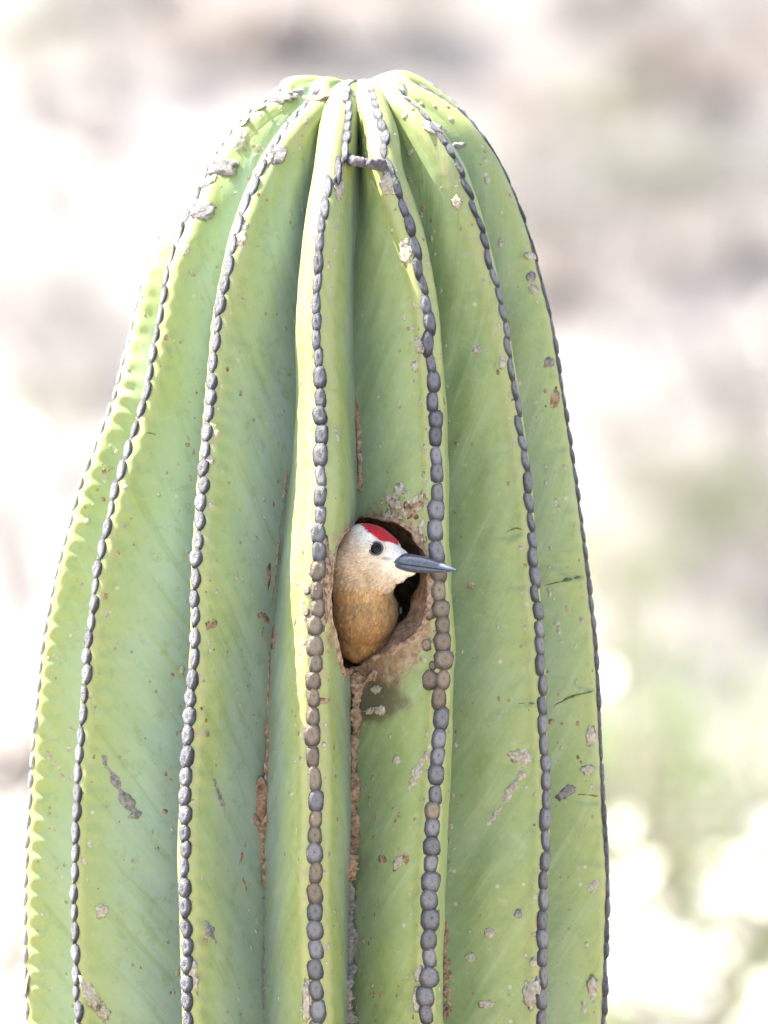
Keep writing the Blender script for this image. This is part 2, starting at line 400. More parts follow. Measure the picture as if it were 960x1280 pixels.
for c in range(NCOL):
    k = cols_rib[c]; u0 = cols_uv[c]; nx = (c + 1) % NCOL
    u1 = cols_uv[nx] if cols_rib[nx] == k else k + .9999
    u0 = max(u0, k + .0001)
    for r in range(NR - 1):
        faces.append((vid(c, r), vid(c, r + 1), vid(nx, r + 1), vid(nx, r))); fmat.append(k)
        uvs.append(((u0, vcm[r]), (u0, vcm[r+1]), (u1, vcm[r+1]), (u1, vcm[r])))
# close crown and foot
apex = len(V); V = np.vstack([V, RG[:, 0].mean(0)[None] - [[0, 0, .001]], RG[:, -1].mean(0)[None]])
for c in range(NCOL):
    nx = (c + 1) % NCOL; k = cols_rib[c]
    faces.append((apex, vid(c, 0), vid(nx, 0))); fmat.append(k); uvs.append(((k + .5, 0),) * 3)
    faces.append((apex + 1, vid(nx, NR - 1), vid(c, NR - 1))); fmat.append(k); uvs.append(((k + .5, vcm[-1]),) * 3)
body = bpy.data.meshes.new('body'); body.from_pydata(V.tolist(), [], faces); body.update()
uvl = body.uv_layers.new(name='rib_uv')
uvl.data.foreach_set('uv', np.array([c for f in uvs for c in f], dtype=np.float32).ravel())
for i in range(NRIB + 1): body.materials.append(bpy.data.materials.new('slot'))
body.polygons.foreach_set('material_index', np.array(fmat, dtype=np.int32))
bodyo = bpy.data.objects.new('body', body); C.objects.link(bodyo)

# ------------------------------------------------------------------ nest hole: cut with a lumpy solid
mouth = np.array([(437, 657), (428, 672), (421, 695), (417, 720), (416, 750), (418, 780), (424, 810), (430, 836), (446, 839), (466, 829), (490, 813), (510, 797), (527, 781),
                  (536, 756), (538, 730), (535, 705), (528, 685), (516, 667), (500, 655), (480, 650), (458, 650)], float)
mouth = catmull(np.vstack([mouth, mouth[:1]]), 5)[:-1]
mcen = np.array([470, 745.])
NM = len(mouth)
ang = np.arctan2(mouth[:, 1] - mcen[1], mouth[:, 0] - mcen[0])
order = np.argsort(ang); mouth, ang = mouth[order], ang[order]
def ring_front(d, grow, rightshrink):
    dirs = (mouth - mcen) / np.linalg.norm(mouth - mcen, axis=1)[:, None]
    wgt = np.clip(dirs[:, 0] * .9 + dirs[:, 1] * .55 + .05, 0, 1)
    o = mouth + dirs * (grow - rightshrink * wgt)[:, None] if not np.isscalar(rightshrink) else mouth + dirs * (grow - rightshrink * wgt[:, None])
    return np.stack([o[:, 0], np.full(NM, d), o[:, 1]], 1)
hr = [ring_front(420, 1, 0), ring_front(360, 1, 0), ring_front(330, 1, 0), ring_front(305, 1, 0), ring_front(285, 0.5, 0), ring_front(270, 0, 5), ring_front(256, 1, 14), ring_front(242, 2, 22), ring_front(228, 3, 27), ring_front(212, 5, 28), ring_front(198, 8, 24)]
def ring_tube(c, ax1, ax2, r1, r2):
    c, ax1, ax2 = [np.array(t, float) for t in (c, ax1, ax2)]
    return c + np.cos(ang)[:, None] * ax1 * r1 + np.sin(ang)[:, None] * ax2 * r2
for (c, t, r1, r2) in [((468, 180, 752), 8, 68, 100), ((464, 150, 770), 20, 78, 108), ((458, 120, 800), 38, 84, 108), ((450, 95, 850), 60, 88, 100), ((444, 75, 930), 82, 90, 92), ((440, 65, 1040), 90, 90, 90), ((440, 60, 1150), 90, 84, 84), ((440, 60, 1210), 90, 60, 60)]:
    tt = math.radians(t)
    hr.append(ring_tube(c, (1, 0, 0), (0, math.sin(tt), math.cos(tt)), r1, r2))
hr = np.array(hr)
nz = 2.0 * fbm(hr[..., 0] / 14, hr[..., 1] / 14, hr[..., 2] / 14, 51, 3)
cen = hr.mean(1, keepdims=True); dv = hr - cen; dv /= np.linalg.norm(dv, axis=2)[..., None]
hr = hr + dv * nz[..., None]
HW = px2world(hr).reshape(-1, 3)
hf = []
for i in range(len(hr) - 1):
    for j in range(NM):
        j2 = (j + 1) % NM
        hf.append((i * NM + j, (i + 1) * NM + j, (i + 1) * NM + j2, i * NM + j2))
n0 = len(HW); HW = np.vstack([HW, HW[:NM].mean(0)[None], HW[-NM:].mean(0)[None]])
for j in range(NM):
    j2 = (j + 1) % NM
    hf.append((n0, j, j2)); hf.append((n0 + 1, (len(hr) - 1) * NM + j2, (len(hr) - 1) * NM + j))
cut = bpy.data.meshes.new('cut'); cut.from_pydata(HW.tolist(), [], hf); cut.update()
for i in range(NRIB + 1): cut.materials.append(body.materials[i])
cut.polygons.foreach_set('material_index', np.full(len(hf), NRIB, dtype=np.int32))
for me_ in (cut, body):
    bm = bmesh.new(); bm.from_mesh(me_); bmesh.ops.recalc_face_normals(bm, faces=bm.faces); bm.to_mesh(me_); bm.free()
cuto = bpy.data.objects.new('cut', cut); C.objects.link(cuto)
md = bodyo.modifiers.new('hole', 'BOOLEAN'); md.object = cuto; md.operation = 'DIFFERENCE'; md.solver = 'MANIFOLD'; md.material_mode = 'INDEX'
dg = bpy.context.evaluated_depsgraph_get(); dg.update()
res = bpy.data.meshes.new_from_object(bodyo.evaluated_get(dg), depsgraph=dg)
if len(res.polygons) < len(body.polygons) * .5:
    md.solver = 'EXACT'; dg.update(); res = bpy.data.meshes.new_from_object(bodyo.evaluated_get(dg), depsgraph=dg)
print('boolean', len(body.polygons), len(res.polygons))
for o in (bodyo, cuto): bpy.data.objects.remove(o)

# ------------------------------------------------------------------ cactus root, ribs, cavity
cactus = link(bpy.data.objects.new('columnar_cactus', None)); cactus.location = ROOT
tag(cactus, 'tall ribbed green columnar cactus with a nest hole and rows of grey pads', 'cactus')
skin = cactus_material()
cork = mottled('cork', [(.30, (.09, .055, .035)), (.45, (.24, .155, .095)), (.60, (.36, .26, .18)), (.75, (.48, .40, .32))], 420, .9, .7, .0010)
cork_grey = mottled('grey_cork', [(.30, (.07, .065, .065)), (.46, (.19, .175, .17)), (.62, (.26, .24, .225)), (.78, (.40, .37, .34))], 480, .85, .7, .0010)
cork_pale = mottled('pale_cork', [(.30, (.20, .17, .125)), (.5, (.34, .305, .235)), (.7, (.50, .465, .385))], 600, .85, .5, .0008)
cork_seam = mottled('seam_felt', [(.3, (.05, .048, .055)), (.55, (.12, .11, .12)), (.75, (.25, .22, .20))], 500, .9, .6)
wall_mat = mottled('nest_wall', [(.28, (.09, .052, .032)), (.48, (.25, .155, .095)), (.68, (.40, .285, .195))], 300, .95, .9, .0016)
rv = np.empty(len(res.vertices) * 3); res.vertices.foreach_get('co', rv); rv = rv.reshape(-1, 3)
ruv = res.uv_layers['rib_uv'].data if 'rib_uv' in res.uv_layers else None
byrib = {i: [] for i in range(NRIB + 1)}
for p in res.polygons: byrib[p.material_index].append(p)
ribs = {}
for k in range(NRIB + 1):
    remap, vv, ff, uu = {}, [], [], []
    for p in byrib[k]:
        f = []
        for vi in p.vertices:
            if vi not in remap: remap[vi] = len(vv); vv.append(rv[vi])
            f.append(remap[vi])
        ff.append(f)
        for li in p.loop_indices: uu.append(tuple(ruv[li].uv) if ruv else (0, 0))
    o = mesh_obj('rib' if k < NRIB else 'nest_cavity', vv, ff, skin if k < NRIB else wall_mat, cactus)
    u = o.data.uv_layers.new(name='rib_uv'); u.data.foreach_set('uv', np.array(uu, dtype=np.float32).ravel())
    ribs[k] = o
# boundary of the hole
edge_mats = {}
for p in res.polygons:
    for e in p.edge_keys: edge_mats.setdefault(e, set()).add(p.material_index)
bed = [e for e, s in edge_mats.items() if NRIB in s and len(s) > 1]
adj = {}
for a, b in bed: adj.setdefault(a, []).append(b); adj.setdefault(b, []).append(a)
start = bed[0][0]; loop = [start]; prev, cur = None, start
while True:
    nxt = [n for n in adj[cur] if n != prev]
    if not nxt: break
    prev, cur = cur, nxt[0]
    if cur == start or len(loop) > 5000: break
    loop.append(cur)
loop = rv[loop]
print('hole loop', len(loop), 'of', len(bed))
# scene-wide ray casting onto the plant (points relative to ROOT)
tree = BVHTree.FromPolygons([Vector(v) for v in rv], [tuple(p.vertices) for p in res.polygons])
CAMO = Vector(cam.location) - ROOT
def hit(px, py):
    t = P(px, py, 0) - ROOT; d = (t - CAMO).normalized()
    loc, n, i, dist = tree.ray_cast(CAMO, d, 20)
    if loc is None: return None
    if n.dot(d) > 0: n = -n
    return loc, n, i

# callus lip round the hole
def resample(L, n, closed=True):
    L = np.array(L); L2 = np.vstack([L, L[:1]]) if closed else L
    s = np.concatenate([[0], np.cumsum(np.linalg.norm(np.diff(L2, axis=0), axis=1))])
    t = np.linspace(0, s[-1], n, endpoint=not closed)
    return np.stack([np.interp(t, s, L2[:, i]) for i in range(3)], 1)
lp = resample(loop, 260); lc = lp.mean(0)
for _ in range(2): lp = (np.roll(lp, 1, 0) + lp * 2 + np.roll(lp, -1, 0)) / 4
ns = 10; lv, lf = [], []
for i in range(len(lp)):
    t = Vector(lp[(i + 1) % len(lp)] - lp[i - 1]).normalized()
    outv = Vector(lp[i] - lc); outv.y = 0; outv -= t * outv.dot(t); outv.normalize(); fr_ = t.cross(outv).normalized()
    bot = max(0, min(1, (lc[2] - lp[i][2]) / .03)); rt = max(0, min(1, (lp[i][0] - lc[0]) / .018))
    base = (1.3 + 1.4 * bot + 1.8 * rt * (1 - .3 * bot)) * (1 + .6 * float(fbm(i / 7.0, 0, 0, 71, 3)))
    for j in range(ns):
        th = 2 * math.pi * j / ns
        r = base * (1 + .28 * float(vnoise(i / 2.5, j * .9, 0, 72))) * S
        lv.append(Vector(lp[i]) + outv * math.cos(th) * r * 1.25 + fr_ * math.sin(th) * r * .8 )
m_ = len(lp)
for i in range(m_):
    for j in range(ns):
        lf.append((i * ns + j, ((i + 1) % m_) * ns + j, ((i + 1) % m_) * ns + (j + 1) % ns, i * ns + (j + 1) % ns))
lip = mesh_obj('callus_rim', lv, lf, cork, cactus); lip['label'] = 'brown corky rim of the nest hole'

# ------------------------------------------------------------------ areoles (felted pads)
def pad_mesh(name, seed, shape):
    bm = bmesh.new(); bmesh.ops.create_uvsphere(bm, u_segments=14, v_segments=9, radius=1)
    for v in bm.verts:
        x, y, z = v.co
        r = math.hypot(x, y)
        nn = 1 + .17 * float(fbm(x * 1.9, y * 1.9, z * 1.9 + seed * 11, seed, 3))
        if shape == 'drop':                       # pointed towards the foot of the plant (-y)
            w = 1 - .45 * max(0, -y) ** 1.2; x *= w; y = y * 1.12 - .05
            z = z * (1 + .25 * max(0, y))
        elif shape == 'long': y *= 1.22; x *= .86
        else:
            x = math.copysign(abs(x) ** .85, x); y = math.copysign(abs(y) ** .74, y)
        if z > 0: z = z * 1.0 - .20 * math.exp(-(r / .28) ** 2) + .10 * math.exp(-((r - .5) / .18) ** 2)
        v.co = (x * nn, y * nn, z * nn)
    me = bpy.data.meshes.new(name); bm.to_mesh(me); bm.free(); me.shade_smooth(); return me
slate = areole_material('slate_felt', (.10, .10, .118), (.235, .235, .265), (.42, .42, .45), (.30, .29, .30))
grey = areole_material('grey_felt', (.15, .145, .155), (.35, .345, .36), (.54, .53, .54), (.38, .33, .29))
rust = areole_material('rust_felt', (.20, .15, .115), (.43, .345, .26), (.60, .49, .36), (.52, .31, .15))
pads = {(s, m.name): [pad_mesh('areole', 3 + i * 5, s) for i in range(4)] for s in ('drop', 'long', 'round') for m in (slate, grey, rust)}
for (s, mn), L in pads.items():
    for me in L: me.materials.append(bpy.data.materials[mn])
def crest_at(k, row):
    i = int(min(max(row, 0), NR - 2)); f = row - i
    c = crest[k][i] * (1 - f) + crest[k][i + 1] * f; t = crest[k][min(i + 2, NR - 1)] - crest[k][max(i - 2, 0)]; n = normals_out[k][i]
    w = lambda v: Vector((v[0], -v[1], -v[2]))
    return Vector(px2world(c)), w(t).normalized(), w(n).normalized()
def pad_shift(k, y):
    return -S * np.interp(y, [120, 150, 200, 225, 255], [6, 15, 17, 10, 0]) if k == 3 else 0.0
stuff_v, stuff_f = [], []
sb = bmesh.new(); bmesh.ops.create_uvsphere(sb, u_segments=8, v_segments=5, radius=1)
sb_v = [v.co.copy() for v in sb.verts]; sb_f = [[v.index for v in f.verts] for f in sb.faces]; sb.free()
def add_stuff(M):
    n = len(stuff_v); stuff_v.extend(M @ v for v in sb_v); stuff_f.extend([[i + n for i in f] for f in sb_f])
npad = 0
for k in range(NRIB):
    L = AREO[k]
    for i, (s, row, y, R_) in enumerate(L):
        pos, t, n = crest_at(k, row)
        pos = pos + t.cross(n).normalized() * (random.gauss(0, 1.1) * S + (pad_shift(k, y) if y < 260 else 0))
        up = -t; x = up.cross(n).normalized(); up = n.cross(x).normalized()
        gap = (L[i + 1][0] - s) if i + 1 < len(L) else 26
        gap0 = (s - L[i - 1][0]) if i else gap
        g2 = .5 * (gap + gap0)
        near_hole = (k == 3 and 690 < y < 900) or (k == 4 and 712 < y < 870)
        if y < 330: shp, mt = 'long', slate
        elif k in (1, 2, 0): shp, mt = 'drop', slate
        elif k == 6: shp, mt = 'long', grey
        elif k == 5: shp, mt = ('long' if y < 600 else 'round'), grey
        else: shp, mt = ('long' if y < 460 else 'round'), (slate if y < 560 else grey)
        if near_hole: shp, mt = 'round', rust
        if k in (3, 4) and 860 < y < 1130 and random.random() < .25: mt = rust
        wx = {0: 6.6, 1: 7.6, 2: 9.0, 3: 8.6, 4: 9.0, 5: 8.0, 6: 8.2}.get(k, 8) * np.interp(y, [100, 200, 420, 700, 1280], [.62, .72, .84, 1.0, 1.08]) * random.uniform(.80, 1.2)
        if k == 4 and y > 560: wx *= 1.12
        if near_hole: wx *= 1.08
        ly = g2 * (.58 if shp != 'round' else .60) * random.uniform(.92, 1.06)
        hz = wx * np.interp(y, [100, 300, 500], [.40, .5, .52]) * (1.5 if k == 6 else 1)
        M = Matrix((x, up, n)).transposed().to_4x4()
        M = Matrix.Translation(pos - n * (1.2 * S)) @ M @ Matrix.Rotation(random.uniform(-.12, .12), 4, 'Z') @ Matrix.Diagonal((wx * S, ly * S, hz * S, 1))
        if k in (1, 2, 3, 4, 5, 6) and 112 < y < 1300:
            o = link(bpy.data.objects.new('areole', random.choice(pads[(shp, mt.name)])), ribs[k])
            o.matrix_local = M; npad += 1
        elif y > 108: add_stuff(M)
# dark felted seam that the pads sit on
for k in range(7):
    sv, sf = [], []
    rows = [r for r in range(10, NR) if Yr[r] < 1420]
    for q, r in enumerate(rows):
        pos, t, n = crest_at(k, r); x = t.cross(n).normalized(); pos = pos + x * pad_shift(k, Yr[r])
        w_ = np.interp(Yr[r], [110, 300, 600, 1280], [2.0, 3.4, 4.2, 4.6]) * (1 + .3 * float(vnoise(r / 2.3, k, 0, 81))) * S
        for (ox, oz) in ((-1, -1.2), (-.75, .45), (0, .8), (.75, .45), (1, -1.2)):
            sv.append(pos + x * ox * w_ + n * (oz * 1.3 * S - .0004))
        if q:
            for j in range(4): sf.append(((q-1) * 5 + j, q * 5 + j, q * 5 + j + 1, (q-1) * 5 + j + 1))
    mesh_obj('crest_seam', sv, sf, cork_seam, ribs[k])
far_pads = mesh_obj('areole_rows', stuff_v, stuff_f, mottled('far_felt', [(.3, (.12, .12, .13)), (.7, (.36, .35, .37))], 300, .85, .4), cactus); far_pads['kind'] = 'stuff'
print('areoles', npad)

# ------------------------------------------------------------------ corky scars, scabs and furrow cork on the skin
def frame(n, ang=0.0):
    """right/up axes in the surface, rotated by ang (degrees, clockwise in the photo)"""
    upv = Vector((0, 0, 1)); up = (upv - n * upv.dot(n)).normalized(); x = up.cross(n).normalized()
    a = math.radians(ang); return x * math.cos(a) - up * math.sin(a), x * math.sin(a) + up * math.cos(a)
ico = bmesh.new(); bmesh.ops.create_icosphere(ico, subdivisions=3, radius=1)
ico_v = np.array([v.co[:] for v in ico.verts]); ico_f = [[v.index for v in f.verts] for f in ico.faces]; ico.free()
ico2 = bmesh.new(); bmesh.ops.create_icosphere(ico2, subdivisions=2, radius=1)
ico2_v = np.array([v.co[:] for v in ico2.verts]); ico2_f = [[v.index for v in f.verts] for f in ico2.faces]; ico2.free()
def rib_of(px, py):
    h = hit(px, py)
    if h is None: return None
    k = res.polygons[h[2]].material_index
    return ribs[k] if k < NRIB else ribs[NRIB]
def lump(px, py, rx, ry, ang, mat, hgt=.35, rough=.35, name='corky_scar', crater=False, seed=None, facing=False):
    h = hit(px, py)
    if h is None: return
    loc, n, _ = h
    if facing: n = (n * .3 + Vector((0, -1, 0))).normalized()
    X, Y = frame(n, ang); sd = seed or random.randint(1, 9999)
    # keep the size seen in the photo on slanted flanks
    view = (CAMO - loc).normalized(); fore = max(.35, abs(n.dot(view)))
    v = ico_v.copy(); nn = 1 + rough * fbm(v[:, 0] * 2.6, v[:, 1] * 2.6, v[:, 2] * 2.6 + sd, sd % 97, 4)
    hgt = hgt * .33; rough = rough * .9
    z = v[:, 2] * hgt * (1 + 1.1 * rough * fbm(v[:, 0] * 3.5, v[:, 1] * 3.5, sd, 5, 3))
    r = np.hypot(v[:, 0], v[:, 1])
    if crater: z = np.where(v[:, 2] > 0, z - hgt * 1.0 * np.exp(-(r / .42) ** 2), z)
    pts = [loc + X * float(a * q * rx * S / (fore if ang == 0 else 1)) + Y * float(b_ * q * ry * S) + n * float(c_ * min(rx, ry) * S) for a, b_, c_, q in zip(v[:, 0], v[:, 1], z, nn)]
    return mesh_obj(name, pts, ico_f, mat, rib_of(px, py))
for a in [(277, 208, 20, 14, 10, cork_grey, .45, .45), (252, 262, 17, 14, 20, cork_grey, .5, .45), (655, 946, 18, 11, 10, cork_pale, .4, .4), (707, 991, 13, 6, -38, cork_grey, .25, .5),
          (664, 346, 6, 6, 0, cork_grey, .6, .3), (668, 362, 6, 6, 0, cork_pale, .4, .3), (687, 453, 6, 6, 0, cork_grey, .6, .3), (693, 497, 6, 12, 0, cork, .15, .4),
          (664, 320, 7, 5, 0, cork_pale, .4, .3), (570, 254, 6, 9, 0, cork_pale, .4, .3), (596, 438, 6, 5, 30, cork_pale, .5, .3), (628, 453, 4, 9, 10, cork_pale, .5, .3),
          (588, 731, 8, 5, 60, cork, .08, .5), (697, 632, 3, 10, -20, cork_pale, .3, .3),
          (112, 1236, 9, 26, -12, cork_pale, .3, .5), (128, 1262, 7, 14, -20, cork_pale, .3, .5), (239, 1225, 9, 20, 0, cork_pale, .35, .5), (34, 1222, 6, 22, -8, cork_pale, .35, .5), (127, 1139, 7, 9, 0, cork_pale, .3, .4),
          (497, 1078, 6, 10, 30, cork_pale, .3, .4), (507, 1072, 4, 9, -20, cork, .3, .4), (478, 1074, 5, 5, 0, cork, .3, .4), (496, 950, 5, 6, 0, cork_pale, .5, .3),
          (612, 1166, 6, 6, 0, cork_pale, .5, .3), (588, 1196, 6, 6, 0, cork_pale, .5, .3), (648, 1142, 5, 6, 0, cork_grey, .4, .3), (735, 962, 8, 6, 0, cork_pale, .3, .4), (738, 920, 6, 14, 10, cork_pale, .3, .4),
          (740, 1110, 6, 6, 0, cork_pale, .45, .3), (744, 1104, 5, 5, 0, cork_pale, .4, .3), (740, 1236, 7, 16, 5, cork_pale, .3, .5), (664, 1240, 10, 18, 15, cork_pale, .3, .5), (668, 1202, 6, 6, 0, cork_pale, .3, .4),
          (608, 1256, 9, 5, 0, cork_pale, .3, .5), (525, 1246, 8, 16, 10, cork_pale, .35, .5), (383, 1250, 7, 26, 5, cork_pale, .35, .5), (384, 1235, 5, 12, 0, cork_pale, .3, .5), (523, 1218, 6, 10, 10, cork_pale, .3, .5),
          (491, 628, 14, 10, 20, cork_pale, .12, .7), (520, 634, 14, 13, -10, cork, .12, .7), (500, 612, 6, 8, 0, cork_pale, .15, .6), (470, 862, 6, 5, 0, cork_pale, .4, .4),
          (486, 645, 20, 6, 8, cork_pale, .15, .6), (528, 662, 6, 14, -20, cork_pale, .15, .6), (400, 876, 9, 4, 0, cork, .3, .4), (402, 758, 6, 30, 0, cork, .10, .6), (406, 700, 6, 34, 0, cork, .10, .6),
          (262, 575, 5, 6, 0, cork_pale, .3, .4), (330, 772, 14, 5, 20, cork, .25, .5), (340, 797, 6, 16, 0, cork, .25, .5), (265, 782, 6, 7, 0, cork, .15, .5), (336, 720, 4, 14, 4, cork, .25, .5), (355, 122, 14, 9, 0, cork_grey, .4, .5),
          (375, 117, 12, 6, 0, cork_grey, .4, .5), (345, 193, 11, 14, 20, cork_grey, .2, .4), (395, 122, 10, 5, 0, cork, .4, .5), (330, 205, 6, 16, 30, cork_pale, .25, .5), (300, 300, 6, 10, 30, cork_pale, .25, .5), (305, 283, 5, 6, 0, cork_pale, .25, .5),
          (232, 312, 5, 8, 20, cork_pale, .35, .5), (262, 225, 6, 12, 30, cork_pale, .3, .5), (300, 155, 6, 14, 50, cork_pale, .3, .5), (320, 136, 6, 14, 60, cork_pale, .3, .5),
          (508, 318, 7, 10, 0, cork_pale, .3, .6), (505, 305, 5, 6, 0, cork_pale, .3, .6), (522, 432, 6, 9, 0, cork_pale, .3, .6), (520, 458, 5, 6, 0, cork_pale, .3, .6), (486, 228, 9, 16, -20, cork_pale, .3, .6), (425, 235, 6, 14, 20, cork_pale, .3, .6), (541, 160, 9, 9, 0, cork_pale, .25, .6), (556, 176, 6, 9, -20, cork_grey, .3, .6), (573, 182, 9, 4, 0, cork_grey, .4, .5)]:
    lump(*a)
# the eye-shaped knot in the furrow
def knot(px, py, w, h, lift):
    hh = hit(px, py); c0 = hh[0] + Vector((0, -lift * S, 0)); n_, m_ = 40, 10; V_, F_ = [], []
    pts = []
    for i in range(n_):
        t = i / n_ * 2; k = t if t < 1 else 2 - t; sg = 1 if t < 1 else -1
        pts.append(Vector((sg * w * math.sin(math.pi * k) ** 1.25 * (1 - .18 * (0.5 - k)), 0, h * (.5 - k) * 2)))
    for i, p in enumerate(pts):
        tg = (pts[(i + 1) % n_] - pts[i - 1]).normalized(); o_ = tg.cross(Vector((0, 1, 0))).normalized()
        for j in range(m_):
            a = 2 * math.pi * j / m_; r = (4.2 - 1.2 * abs(p.z) / h) * (1 + .45 * float(fbm(i / 3.0, j * .8, 0, 12, 3)))
            V_.append(c0 + (p + o_ * math.cos(a) * r + Vector((0, -1, 0)) * (math.sin(a) * r * .9)) * S)
    for i in range(n_):
        for j in range(m_): F_.append((i * m_ + j, ((i + 1) % n_) * m_ + j, ((i + 1) % n_) * m_ + (j + 1) % m_, i * m_ + (j + 1) % m_))
    kn = mesh_obj('bark_knot', V_, F_, cork, cactus); kn['label'] = 'eye-shaped corky knot in a furrow'
    hv = [c0 + Vector((v[0] * w * .8 * (1 - .5 * abs(v[2]) ** 2), v[1] * 4 + 3.0 - 2.5 * math.exp(-((v[0] - .3) ** 2 + v[2] ** 2) * 3) + .8 * float(vnoise(v[0] * 4, v[2] * 4, 0, 8)), v[2] * h * .85)) * S for v in ico_v]
    mesh_obj('knot_heart', hv, ico_f, wall_mat, kn)
knot(326, 1004, 13, 30, 7)
def strip(pts, wid, mat, hgt=.45, name='cork_streak', broken=.0, seed=1, furrow=False):
    """a lumpy ridge of cork, or a painted line of groove shade, that follows the skin along a polyline"""
    pts = catmull(np.array([p[:2] for p in pts], float), 14); wd = np.interp(np.linspace(0, 1, len(pts)), np.linspace(0, 1, len(wid)), wid)
    H = []; par = None
    for (x, y), w in zip(pts, wd):
        h = hit(x, y)
        if h is None: continue
        if H and (h[0] - H[-1][0]).length > .012:
            if len(H) < 5: H, par = [], None
            else: continue
        if par is None: par = rib_of(x, y)
        H.append((h[0], h[1], w))
    if len(H) < 3: return
    # resample at 1.6 px
    L = np.array([[*a, *b, w] for a, b, w in H]); s = np.concatenate([[0], np.cumsum(np.linalg.norm(np.diff(L[:, :3], axis=0), axis=1))])
    t = np.arange(0, s[-1], 1.5 * S); L = np.stack([np.interp(t, s, L[:, i]) for i in range(7)], 1)
    if furrow:
        for i in (0, 1, 2): L[:, i] = smooth1(L[:, i], 4)
        L[:, 3:6] = (0, -1, 0); L[:, 1] -= L[:, 6] * .9 * S
    V_, F_ = [], []; m = len(L); K = 9
    off = 1.6 * fbm(t / S / 9.0, seed, 0, 40 + seed, 3)
    for i in range(m):
        tg = Vector(L[min(i + 1, m - 1), :3] - L[max(i - 1, 0), :3]).normalized(); n = Vector(L[i, 3:6]).normalized(); n = (n - tg * n.dot(tg)).normalized(); x = tg.cross(n)
        end = min(1, (i + 1) / 5, (m - i) / 5)
        w = L[i, 6] * end * (1 + .55 * float(fbm(i / 6.0, seed * 3.1, 0, 60, 3)))
        if broken and float(vnoise(i / 16.0, seed * 1.7, 0, 61)) < broken - .5: w *= .18
        for j in range(K):
            a = j / (K - 1) * 2 - 1
            z = (math.sqrt(max(0, 1 - a * a)) * w * hgt * (1 + .6 * float(vnoise(i / 2.0, j * .8, seed, 62))) - .9)
            V_.append(Vector(L[i, :3]) + x * ((a * w * (1 + .2 * float(vnoise(i / 1.8, j, seed, 63))) + off[i] * min(1, L[i, 6] / 4)) * S) + n * (z * S))
        if i:
            for j in range(K - 1): F_.append(((i-1) * K + j, (i-1) * K + j + 1, i * K + j + 1, i * K + j))
    return mesh_obj(name, V_, F_, mat, par)
strip([(126, 940), (138, 965), (152, 990), (165, 1010), (173, 1026)], [2.5, 4, 5, 9, 7], cork_grey, seed=2)
strip([(57, 936), (70, 958), (84, 980)], [2.5, 3.5, 3], cork_pale, seed=3)
strip([(259, 950), (268, 975), (276, 1000), (282, 1026)], [1.6, 3, 3.4, 2], cork_grey, seed=4)
strip([(255, 1150), (262, 1165), (272, 1184)], [4, 6, 2], cork_grey, seed=5)
strip([(537, 938), (527, 955), (517, 975), (508, 993)], [6, 6.5, 7, 5], cork_pale, seed=6)
strip([(505, 998), (497, 1018), (490, 1040), (485, 1058)], [1.6, 2.2, 1.6, 1.8], cork, seed=7, broken=.35)
strip([(657, 960), (645, 980), (630, 1002), (618, 1020), (608, 1036)], [6, 5, 4, 3.4, 2.4], cork_pale, seed=8)
strip([(384, 938), (374, 962), (366, 985), (360, 1010)], [1.6, 2.4, 2, 1.4], cork_pale, seed=9)
strip([(432, 925), (438, 950), (440, 975), (440, 1000)], [1.5, 2.6, 1.8, 1], cork_pale, seed=10)
strip([(310, 1046), (303, 1066), (299, 1090)], [2, 3, 2], cork, seed=11)
strip([(303, 1094), (309, 1118)], [2.5, 3.5], cork, seed=12)
strip([(362, 560), (357, 600), (352, 640), (348, 680), (344, 720), (340, 755)], [.8, 1.6, 2.2, 1.6, 1.2, 1.2], cork, seed=13, furrow=True, broken=.42)
strip([(336, 812), (335, 850), (335, 880), (335, 930), (334, 965), (331, 985)], [1, 1.7, 2, 3, 4, 5], cork, seed=14, furrow=True)
strip([(327, 1022), (329, 1060), (331, 1095), (331, 1112)], [5.5, 4.5, 3.5, 2], cork, seed=15, furrow=True)
strip([(331, 1118), (331, 1160), (330, 1200), (330, 1225), (329, 1282)], [1.6, 2.4, 4, 5, 2.4], cork_grey, seed=16, furrow=True, broken=.38)
strip([(445, 492), (447, 520), (449, 550), (450, 585), (451, 618)], [1.4, 3.2, 3.4, 3.2, 4], cork, .3, seed=17, furrow=True)
strip([(444, 838), (446, 870), (445, 905), (442, 940), (444, 975), (441, 1005), (442, 1040), (437, 1075), (437, 1105)], [11, 8, 7, 5.5, 6.5, 9, 9, 8, 7], cork, .5, seed=18, furrow=True)
strip([(437, 1100), (439, 1130), (437, 1160), (438, 1190), (434, 1230), (436, 1284)], [6, 7, 8.5, 8, 6, 9], cork_grey, .5, seed=19, furrow=True)
strip([(556, 1130), (557, 1160), (557, 1190), (558, 1230), (559, 1282)], [2, 4, 5, 6, 7], cork, .4, seed=20)
strip([(472, 838), (462, 845), (452, 856), (447, 870)], [5, 6, 6, 5], cork, .5, seed=21)
strip([(449, 889), (462, 890), (474, 887), (484, 889)], [4, 3.5, 5, 3.5], cork_pale, .5, seed=22)
strip([(394, 205), (391, 235), (388, 262)], [2, 3, 2], cork, seed=23, broken=.3) if False else None
strip([(371, 205), (372, 230), (371, 262)], [1.6, 2.6, 2], cork, .3, seed=24, broken=.35)
strip([(308, 160), (300, 175), (290, 190)], [5, 6, 4], cork_pale, .3, seed=25)
crease_shade = mottled('painted_crease_shade', [(.3, (.085, .105, .04)), (.7, (.15, .165, .075))], 500, .8, .3)  # thin dark lines that paint groove shade onto the folds of the flanks
